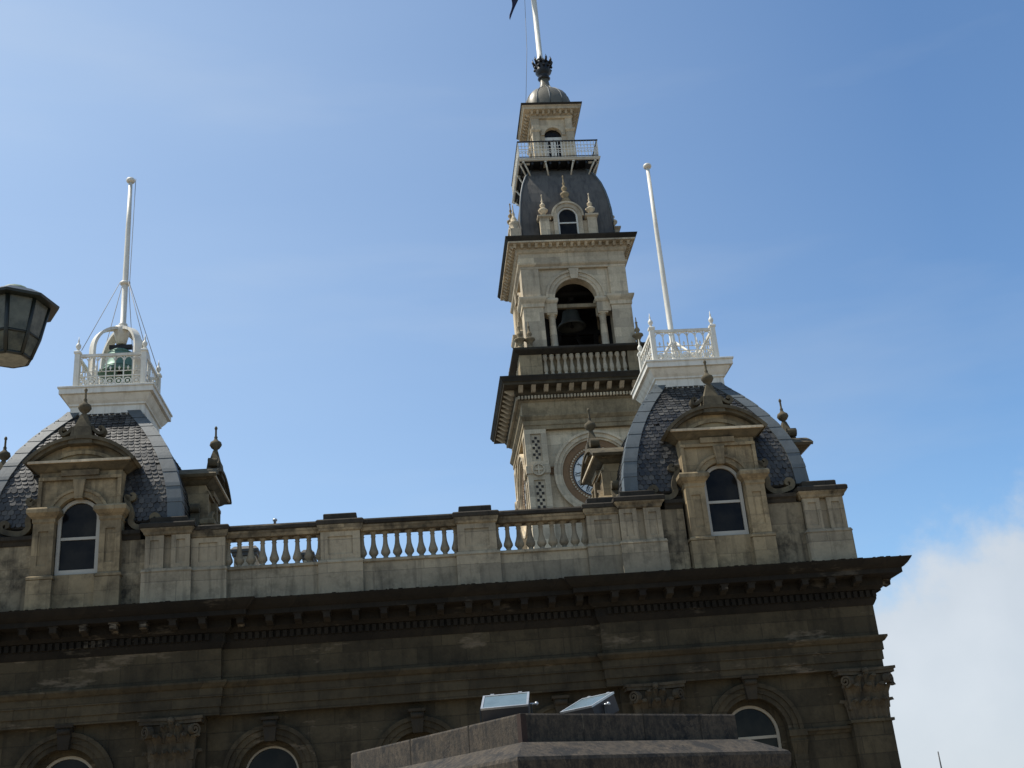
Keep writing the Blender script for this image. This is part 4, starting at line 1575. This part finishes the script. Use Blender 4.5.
# tower dormer with flanking finialled piers, on each side
def tower_dormer():
    yf = -2.28
    d = MB()
    d.arched_wall(-0.62, 0.62, 23.9, 25.12, [(0, 23.95, 25.0, 0.44)], yf, yf + 0.3, 18) if False else None
    d.box(-0.62, -0.44, yf, -1.6, 23.9, 25.05)
    d.box(0.44, 0.62, yf, -1.6, 23.9, 25.05)
    d.ringband(0, 25.05, 0.44, 0.62, 0, PI, yf, -1.5, 22)
    d.ringband(0, 25.05, 0.62, 0.7, -0.05, PI + 0.05, yf - 0.05, -1.5, 22)
    d.box(-0.44, 0.44, yf + 0.12, -1.6, 23.9, 24.02)
    o = d.build('dormer', M['tower'], TW_, TL)
    arched_window(0, 24.02, 25.05, 0.44, yf + 0.12, 'window', o, (0, 0, 0), 0.075, M['white'], bars=(0.5,))
    for s_ in (-1, 1):
        q = MB()
        xc = s_ * 1.02
        q.box(xc - 0.2, xc + 0.2, yf - 0.1, yf + 0.3, 23.9, 24.9)
        q.box(xc - 0.2 if s_ < 0 else xc - 0.42, xc + 0.42 if s_ < 0 else xc + 0.2, yf + 0.1, yf + 0.3, 23.9, 24.85)
        q.rects(xc - 0.2, xc + 0.2, yf - 0.1, yf + 0.3, [(0, 24.9), (0.08, 24.97), (0.08, 25.04), (0, 25.08)])
        q.lathe(xc, yf + 0.1, [(0.15, 25.07), (0.15, 25.11), (0.08, 25.16), (0.07, 25.2), (0.19, 25.33), (0.21, 25.4), (0.17, 25.45), (0.07, 25.5), (0.06, 25.55), (0.12, 25.62), (0.11, 25.68), (0.05, 25.74), (0.035, 25.8), (0.055, 25.85), (0.03, 25.9), (0.02, 26.1), (0.035, 26.13), (0.004, 26.2)], 12)
        q.build('finialled_pier', M['tower_dark'] if s_ > 5 else M['tower'], o)
    q = MB()
    q.frustum(-0.25, 0.25, yf - 0.02, yf + 0.3, 25.68, -0.12, 0.12, yf, yf + 0.25, 25.95)
    q.lathe(0, yf + 0.12, [(0.12, 25.93), (0.09, 26.0), (0.19, 26.12), (0.2, 26.2), (0.1, 26.26), (0.07, 26.34), (0.13, 26.44), (0.12, 26.5), (0.05, 26.58), (0.04, 26.66), (0.07, 26.72), (0.03, 26.8), (0.022, 27.02), (0.04, 27.06), (0.004, 27.14)], 12)
    q.build('crest_finial', M['tower_dark'], o)
    return o


td = tower_dormer()
for k_ in (1, 2, 3):
    dup(td, TW_, TL, k_ * PI / 2)
uf2 = MB()
uf2.box(-0.2, 0.2, -0.2, 0.2, 0, 0.5)
uf2.lathe(0, 0, [(0.2, 0.5), (0.12, 0.56), (0.2, 0.75), (0.22, 0.85), (0.12, 0.92), (0.14, 1.0), (0.08, 1.12), (0.05, 1.2), (0.07, 1.26), (0.03, 1.4), (0.02, 1.7), (0.004, 1.8)], 12)
f0 = None
for v_ in ((-2.32, -2.32), (-2.32, 2.32), (2.32, 2.32), (2.32, -2.32)):
    if v_[0] > 0 and v_[1] < 0:
        continue
    L = (v_[0], v_[1], 23.9 - GZ)
    if f0 is None:
        f0 = uf2.build('corner_finial', M['tower'], TW_, L)
    else:
        dup(f0, TW_, L)

# balcony
t = MB()
t.squares(0, 0, [(1.76, 28.17), (1.80, 28.19), (1.82, 28.25), (1.84, 28.26), (1.84, 28.29)])
ba = t.build('balcony', M['cream_paint'], TW_, TL)
t = MB()
t.box(-1.74, 1.74, -1.74, 1.74, 28.14, 28.166)
t.build('balcony_dark_underside', M['iron'], ba)  # dark sheet added to blacken the underside of the balcony floor
t = MB()
for i in range(9):
    x_ = -1.6 + i * 0.4
    t.box(x_ - 0.04, x_ + 0.04, -1.72, 1.72, 28.02, 28.139)
t.build('balcony_joist', M['iron'], ba)


def bk_(mb, k_):
    for x_ in (-1.6, -0.62, 0.62, 1.6):
        mb.tube([(x_, -1.74, 28.15), (x_ * 0.9, -1.6, 27.9), (x_ * 0.8, -1.42, 27.55)], 0.04, 6)
        mb.box(x_ - 0.05, x_ + 0.05, -1.78, -1.3, 28.09, 28.167)


four(bk_).build('balcony_bracket', M['cream_paint'], ba)
f0 = None
for k_ in range(4):
    q = MB()
    q.M = rotz(k_ * PI / 2)
    q.box(-1.8, 1.8, -1.8, -1.74, 29.14, 29.19)
    q.box(-1.76, 1.76, -1.785, -1.755, 28.36, 28.39)
    q.M = None
    o = q.build('balcony_rail', M['iron'], ba)
    q = MB()
    q.M = rotz(k_ * PI / 2)
    n = 24
    for i in range(n + 1):
        x_ = -1.76 + 3.52 * i / n
        q.box(x_ - 0.012, x_ + 0.012, -1.78, -1.76, 28.31, 29.14)
        if i < n:
            q.ringband(x_ + 3.52 / n / 2, 28.62, 0.045, 0.065, 0, 2 * PI, -1.78, -1.765, 8)
            q.ringband(x_ + 3.52 / n / 2, 28.9, 0.045, 0.065, 0, PI, -1.78, -1.765, 8)
    q.box(-1.76, 1.76, -1.781, -1.759, 28.76, 28.785)
    q.M = None
    q.build('balcony_ironwork', M['white'], o)

# lantern stage
def lant(mb, k_):
    mb.box(-0.92, -0.6, -0.92, -0.599, 28.3, 31.0)
    mb.arched_wall(-0.6, 0.6, 28.3, 31.0, [(0, 28.3, 30.1, 0.4)], -0.84, -0.66, 16)
    mb.box(-0.95, -0.64, -0.95, -0.92, 28.3, 30.25)
    mb.box(0.64, 0.949, -0.949, -0.92, 28.3, 30.25)
    for s_ in (-1, 1):
        if s_ < 0:
            mb.rects(-0.96, -0.62, -0.96, -0.62, [(0, 30.25), (0.05, 30.33), (0.05, 30.4), (0.02, 30.42)])
    mb.ringband(0, 30.1, 0.402, 0.55, 0, PI, -0.9, -0.83, 18)


ls_ = four(lant).build('lantern_stage', M['tower'], TW_, TL)
t = MB()
t.squares(0, 0, [(0.93, 30.98), (0.96, 31.02), (0.97, 31.14), (1.02, 31.18), (1.02, 31.24), (1.28, 31.26), (1.3, 31.36), (1.36, 31.42)], cap1=False)
mm = four(lambda mb, k_: mods(mb, k_, 0.26, 1.02, 1.22, 31.14, 31.255, 0.05))
n0 = len(t.v)
t.v += mm.v
t.f += [[i + n0 for i in f_] for f_ in mm.f]
t.s += mm.s
t.build('lantern_cornice', M['tower'], ls_)
t = MB()
t.squares(0, 0, [(1.36, 31.42), (1.40, 31.48), (1.40, 31.52), (0.9, 31.6)], cap0=False)
t.build('cornice_edge', M['tower_edge'], ls_)
for k_ in range(4):
    q = MB()
    q.M = rotz(k_ * PI / 2)
    for s_ in (-1, 1):
        a, b_ = sorted((s_ * 0.012, s_ * 0.4))
        q.box(a, b_, -0.72, -0.68, 28.31, 29.0)
        q.box(a, a + 0.09, -0.72, -0.68, 29.0, 29.98)
        q.box(b_ - 0.09, b_, -0.72, -0.68, 29.0, 29.98)
        q.box(a + 0.09, b_ - 0.09, -0.72, -0.68, 29.85, 29.98)
    q.box(-0.4, 0.4, -0.722, -0.678, 29.98, 30.08)
    q.M = None
    o = q.build('door', M['white'], ls_)
    q = MB()
    q.M = rotz(k_ * PI / 2)
    pts = [(-0.4, 29.0), (0.4, 29.0)] + [(0.4 * math.cos(PI * i / 16), 30.1 + 0.4 * math.sin(PI * i / 16)) for i in range(17)]
    q.prism_xz(pts, -0.69, -0.675)
    q.M = None
    q.build('pane', M['glass'], o)
# cupola
CP = [(0.97, 31.56), (0.98, 31.75), (0.96, 32.1), (0.89, 32.4), (0.76, 32.67), (0.58, 32.9), (0.38, 33.06), (0.26, 33.25), (0.2, 33.45), (0.17, 33.8)]
t = MB()


def octo(h):
    pts = []
    for k in range(32):
        a = 2 * PI * k / 32
        q_ = max(abs(math.cos(a)), abs(math.sin(a)))
        rr = h * (0.84 + 0.31 / q_)
        pts.append((rr * math.cos(a), rr * math.sin(a)))
    return pts


t.loft([[(x_, y_, z) for x_, y_ in octo(h)] for h, z in CP], smooth=True)
cu = t.build('cupola', M['cupola'], TW_, TL)
t = MB()
for k_ in range(12):
    a = 2 * PI * k_ / 12 + PI / 12 * 0 + PI / 2
    pr = []
    for h, z in CP[1:8]:
        q_ = max(abs(math.cos(a)), abs(math.sin(a)))
        rr = h * (0.84 + 0.31 / q_) + 0.005
        pr.append((rr * math.cos(a), rr * math.sin(a), z))
    t.tube(pr, 0.022, 6)
t.build('standing_seam', M['lead'], cu)
t = MB()
t.lathe(0, 0, [(0.2, 33.75), (0.3, 33.85), (0.22, 33.95), (0.26, 34.05), (0.38, 34.2), (0.36, 34.3), (0.34, 34.55), (0.4, 34.65), (0.36, 34.72), (0.2, 34.75), (0.1, 35.0)], 16)
for i in range(10):
    a = 2 * PI * i / 10
    c_, s_ = math.cos(a), math.sin(a)
    t.tube([(0.37 * c_, 0.37 * s_, 34.6), (0.46 * c_, 0.46 * s_, 34.8), (0.44 * c_, 0.44 * s_, 34.98)], [0.07, 0.055, 0.01], 6)
    a += PI / 10
    c_, s_ = math.cos(a), math.sin(a)
    t.sphere((0.4 * c_, 0.4 * s_, 34.42), 0.07, 6, 4)
t.build('crown_finial', M['iron'], TW_, TL)

# ================================================================== bells
def bell(name, label, loc, s, mat, mat2):
    o = thing(name, label, 'bell', loc)
    m = MB()
    m.lathe(0, 0, [(0.02, 0.98 * s), (0.28 * s, 0.95 * s), (0.4 * s, 0.85 * s), (0.45 * s, 0.65 * s), (0.5 * s, 0.4 * s), (0.6 * s, 0.18 * s), (0.74 * s, 0.04 * s), (0.74 * s, 0.0),
                   (0.66 * s, 0.0), (0.5 * s, 0.2 * s), (0.4 * s, 0.5 * s), (0.34 * s, 0.8 * s), (0.02, 0.88 * s)], 24, False, False)
    for z_, r_2 in ((0.83, 0.42), (0.2, 0.61), (0.1, 0.69)):
        m.lathe(0, 0, [(r_2 * s, (z_ - 0.02) * s), (r_2 * s + 0.012, z_ * s), (r_2 * s, (z_ + 0.02) * s)], 24, False, False)
    m.build('bell_body', mat, o)
    m = MB()
    m.tube([(0, 0, 0.86 * s), (0, 0, 0.12 * s)], 0.03 * s, 8)
    m.sphere((0, 0, 0.05 * s), 0.1 * s)
    m.build('clapper', mat2, o)
    m = MB()
    m.box(-0.4 * s, 0.4 * s, -0.09 * s, 0.09 * s, 1.02 * s, 1.16 * s)
    m.tube([(-0.12 * s, 0, 0.95 * s), (-0.1 * s, 0, 1.1 * s)], 0.035 * s, 6)
    m.tube([(0.12 * s, 0, 0.95 * s), (0.1 * s, 0, 1.1 * s)], 0.035 * s, 6)
    m.build('headstock', mat2, o)
    return o


bell('bell', 'small green verdigris bell hanging under a white arched frame on the left roof platform', (-PX + 0.11, PY, 11.88), 0.70, M['verdigris'], M['iron'])
bell('bell', 'large dark bronze bell hanging inside the arched bell stage of the clock tower', (TX, TY - 0.3, 20.72), 0.84, M['bronze'], M['timber'])

# ================================================================== flagpoles
def pole(label, loc, h, r0_, r1_, cap=True):
    o = thing('flagpole', label, 'flagpole', loc, None)
    m = MB()
    m.lathe(0, 0, [(r0_ * 1.5, 0), (r0_ * 1.5, 0.08), (r0_, 0.12), (r0_, h * 0.35), ((r0_ + r1_) / 2, h * 0.7), (r1_, h)], 14)
    m.build('pole', M['white'], o)
    if cap:
        m = MB()
        m.lathe(0, 0, [(r1_, h - 0.02), (r1_ * 2.0, h), (r1_ * 2.4, h + 0.05), (r1_ * 2.0, h + 0.10), (0.02, h + 0.15)], 14)
        m.build('truck', M['white'], o)
    return o


p1 = pole('white flagpole with guy wires above the arched bell frame on the left pavilion', (-PX + 0.13, PY, 13.2), 4.3, 0.074, 0.05)
m = MB()
m.lathe(0, 0, [(0.08, 1.2), (0.13, 1.22), (0.13, 1.28), (0.08, 1.3)], 12)
m.build('wire_collar', M['white'], p1)
for sx in (-1, 1):
    for sy in (-1, 1):
        m = MB()
        m.tube([(sx * 0.1, sy * 0.1, 1.25), (sx * 0.76, sy * 0.76, -0.95)], 0.009, 5)
        m.build('guy_wire', M['rope'], p1)
m = MB()
m.tube([(0.13, 0, 4.4), (0.12, -0.05, 1.0), (0.3, -0.1, -0.8)], 0.009, 5)
m.build('halyard', M['rope'], p1)
pole('plain white flagpole standing inside the white railing on the right pavilion roof', (PX, PY, 11.18), 6.3, 0.074, 0.05)
p3 = pole('tall white flagpole rising from the dark crown on the clock tower tip', (TX - 0.08, TY, 34.9), 10.0, 0.13, 0.07)
m = MB()
m.tube([(-0.12, 0, 9.8), (-0.36, -0.1, 5.5), (-0.62, -0.2, 0.5), (-0.98, -0.5, -2.9)], 0.012, 5)
m.build('halyard', M['rope'], p3)

# flag: drooping navy cloth; its lowest fold hangs down to the left of the pole
fl = MB()
nu, nv = 26, 12
vid = []
for i in range(nu + 1):
    rowv = []
    u_ = i / nu
    for j in range(nv + 1):
        v_ = j / nv
        # hoist along the pole; the cloth falls away and folds as it goes out
        x_ = -0.15 - 0.95 * u_ - 0.16 * v_ * u_ + 0.07 * math.sin(9 * v_ + 3 * u_) * u_
        y_ = -0.25 * u_ + 0.2 * math.sin(7 * v_ + 2.5 * u_) * (0.3 + u_) * (1 - 0.75 * u_)
        z_ = 41.6 - 1.9 * u_ ** 1.25 - (1.3 + 0.72 * u_) * v_
        rowv.append(fl.vert((x_, y_, z_)))
    vid.append(rowv)
for i in range(nu):
    for j in range(nv):
        fl.face((vid[i][j], vid[i + 1][j], vid[i + 1][j + 1], vid[i][j + 1]), True)
flag = fl.build('flag', M['navy'], None, (TX - 0.08, TY, -0.55), fix=True)
md = flag.modifiers.new('thickness', 'SOLIDIFY')
md.thickness = 0.02
flag['label'] = 'drooping dark navy flag hanging from the clock tower flagpole at the top edge'
flag['category'] = 'flag'

# ================================================================== foreground plinth
PB = (1.0, 11.63)
ang = math.atan2(1.68, 2.64)
PLN = thing('stone_plinth', 'weathered concrete plinth with sloping stepped cap in the near foreground, carrying two floodlights', 'plinth', (PB[0], PB[1], GZ + 0.12), None, ang)
A, B = 3.19, 3.56
z = -GZ - 0.12
m = MB()
m.rects(0.104, A - 0.015, 0.133, B - 0.015, [(0, 1.02 + z), (0, 1.30 + z), (-0.012, 1.318 + z)])
m.build('upper_slab', M['concrete'], PLN)
m = MB()
m.rects(0, A, 0, B, [(0.12, 0.5 + z), (0.24, 0.62 + z), (0.30, 0.70 + z), (0.315, 0.83 + z), (0.30, 0.865 + z), (0.0, 1.026 + z), (-0.3, 1.031 + z)])
m.build('sloping_cap', M['concrete'], PLN)
m = MB()
m.rects(0, A, 0, B, [(0.2, 0.0), (0.2, 0.35), (0.1, 0.42), (0.08, 0.5 + z)])
m.build('plinth_body', M['concrete'], PLN)
for i, t_ in enumerate((0.9, 1.75, 2.6)):
    m = MB()
    m.box(t_ - 0.006, t_ + 0.006, 0.130, 0.2, 1.035 + z, 1.314 + z)
    m.build('slab_joint', M['coping'], PLN)
for t_ in (1.05, 2.2):
    m = MB()
    m.box(0.101, 0.2, t_ - 0.007, t_ + 0.007, 1.035 + z, 1.314 + z)
    m.build('slab_joint', M['coping'], PLN)
# joint strip at the near corner
m = MB()
m.box(0.096, 0.164, 0.125, 0.19, 1.032 + z, 1.312 + z)
M['rust'] = paint('rust_stained_joint', (0.03, 0.016, 0.011), 0.9, (0.012, 0.009, 0.008), 0.6)
m.build('corner_joint', M['rust'], PLN)


# ================================================================== floodlights
def floodlight(label, c, psi, th, w_, h_):
    o = thing('floodlight', label, 'floodlight', (c[0], c[1], 1.3), 'floodlights on the plinth', psi)
    T = Matrix.Translation((0, 0, c[2] - 1.3)) @ Matrix.Rotation(th, 4, 'X')
    # housing: tapered body behind the glass (local z = beam direction)
    m = MB()
    m.M = T
    m.loft([[(-w_ / 2 * a, -h_ / 2 * a, zz), (w_ / 2 * a, -h_ / 2 * a, zz), (w_ / 2 * a, h_ / 2 * a, zz), (-w_ / 2 * a, h_ / 2 * a, zz)]
            for a, zz in ((0.8, -0.24), (0.95, -0.2), (0.97, -0.03), (0.97, -0.012))])
    for i in range(5):
        x_ = -w_ * 0.3 + w_ * 0.15 * i
        m.box(x_ - 0.006, x_ + 0.006, -h_ * 0.33, h_ * 0.33, -0.262, -0.238)
    ho = m.build('housing', M['lamp_grey'], o)
    m = MB()
    m.M = T
    f_ = 0.022
    m.box(-w_ / 2, w_ / 2, -h_ / 2, -h_ / 2 + f_, -0.015, 0.006)
    m.box(-w_ / 2, w_ / 2, h_ / 2 - f_, h_ / 2, -0.015, 0.006)
    m.box(-w_ / 2, -w_ / 2 + f_, -h_ / 2 + f_, h_ / 2 - f_, -0.015, 0.006)
    m.box(w_ / 2 - f_, w_ / 2, -h_ / 2 + f_, h_ / 2 - f_, -0.015, 0.006)
    for sx in (-1, 1):
        m.box(sx * w_ * 0.3 - 0.02, sx * w_ * 0.3 + 0.02, h_ / 2, h_ / 2 + 0.02, -0.03, 0.01)
    m.build('glass_frame', M['alu'], o)
    m = MB()
    m.M = T
    m.box(-w_ / 2 + f_, w_ / 2 - f_, -h_ / 2 + f_, h_ / 2 - f_, -0.01, 0.0)
    m.build('glass', M['flood_glass'], o)
    # stirrup bracket and wing knobs
    m = MB()
    zc = c[2] - 1.3 - 0.06
    for sx in (-1, 1):
        xx = sx * (w_ / 2 + 0.02)
        m.box(xx - 0.008, xx + 0.008, -0.02, 0.02, 0.01, zc)
    m.box(-w_ / 2 - 0.028, w_ / 2 + 0.028, -0.025, 0.025, 0.0, 0.012)
    m.build('stirrup', M['iron'], o)
    m = MB()
    for sx in (1,):
        m.tube([(sx * (w_ / 2 - 0.03), 0, zc), (sx * (w_ / 2 + 0.06), 0, zc)], 0.012, 6)
        m.sphere((sx * (w_ / 2 + 0.075), 0, zc), 0.022, 8, 5)
    m.build('knob', M['alu'], o)
    return o


floodlight('left floodlight, its bright glass facing the viewer, on the plinth corner', (0.932, 12.534, 1.539), -0.155, 0.447, 0.5, 0.4)
floodlight('right floodlight turned sideways showing a narrow slanted glass, on the plinth', (1.866, 13.041, 1.518), -0.923, 0.401, 0.5, 0.4)

# ================================================================== street lamp
LX, LY = -2.85, 8.0
LA = thing('street_lamp', 'dark octagonal glass lantern of a street lamp at the left edge', 'street lamp', (LX, LY, GZ))
z = -GZ
NS = 8
PH = R(-82.5)


def ring8(rr, zz):
    return [(rr * math.cos(PH + 2 * PI * i / NS), rr * math.sin(PH + 2 * PI * i / NS), zz + z) for i in range(NS)]


RB, RM, RT, RE = 0.145, 0.195, 0.245, 0.315
ZB, ZM, ZT, ZE = 3.665, 3.82, 4.09, 4.075
m = MB()
m.loft([ring8(RE, ZE), ring8(RE + 0.005, ZE + 0.02), ring8(0.19, ZE + 0.10), ring8(0.1, ZE + 0.135)])
m.build('lantern_roof', M['lamp_metal'], LA)
m = MB()
m.lathe(0, 0, [(0.12, ZE + 0.11 + z), (0.12, ZE + 0.13 + z), (0.09, ZE + 0.16 + z), (0.05, ZE + 0.175 + z), (0.01, ZE + 0.18 + z)], 14)
m.build('lantern_cap', M['lamp_cap'], LA)
m = MB()
b_, mi, to = ring8(RB, ZB), ring8(RM, ZM), ring8(RT, ZT)
for i in range(NS):
    j = (i + 1) % NS
    m.tube([b_[i], mi[i], to[i]], 0.016, 6)
    m.tube([mi[i], mi[j]], 0.012, 6)
    m.tube([b_[i], b_[j]], 0.014, 6)
    m.tube([to[i], to[j]], 0.016, 6)
fr = m.build('lantern_frame', M['lamp_metal'], LA)
for i in range(NS):
    j = (i + 1) % NS
    for lo, hi in ((b_, mi), (mi, to)):
        m = MB()
        q = [Vector(lo[i]), Vector(lo[j]), Vector(hi[j]), Vector(hi[i])]
        nrm = (q[1] - q[0]).cross(q[3] - q[0]).normalized() * 0.003
        m.loft([[v_ - nrm for v_ in q], [v_ + nrm for v_ in q]])
        m.build('lantern_pane', M['lantern_low_glass'] if lo is b_ else M['lantern_glass'], LA)
m = MB()
m.loft([ring8(RB - 0.012, ZB - 0.012), ring8(RB - 0.012, ZB - 0.004)])
m.build('base_glass', M['lantern_base_glass'], LA)
# lamp holder inside
m = MB()
m.lathe(0, 0, [(0.05, ZT + z), (0.05, ZT - 0.06 + z), (0.035, ZT - 0.07 + z), (0.035, ZT - 0.1 + z), (0.055, ZT - 0.16 + z), (0.05, ZT - 0.24 + z), (0.01, ZT - 0.27 + z)], 12)
m.build('lamp_bulb', M['lantern_base_glass'], LA)
# post and curved arm carrying the lantern
m = MB()
m.lathe(-1.5, 0.0, [(0.2, 0), (0.2, 0.3), (0.13, 0.4), (0.11, 1.2), (0.075, 1.3), (0.06, 4.2), (0.055, 5.9), (0.09, 5.95), (0.03, 6.1), (0.005, 6.25)], 16)
m.build('post', M['lamp_metal'], LA)
m = MB()
zz = ZE + 0.075 + z
m.tube(sm([(-1.5, 0.0, zz + 0.35), (-1.2, 0.0, zz + 0.3), (-0.8, 0.0, zz + 0.12), (-0.4, 0.0, zz), (-0.1, 0.0, zz)], 5), 0.025, 8)
m.build('arm', M['lamp_metal'], LA)

# ================================================================== distant mast
MA = thing('aerial_mast', 'very thin distant aerial mast standing against the low cloud at bottom right', 'mast', (30.69, 70, GZ))
m = MB()
m.lathe(0, 0, [(0.09, 0), (0.05, 4.0), (0.035, 5.45)], 8)
m.build('mast_tube', M['iron'], MA)
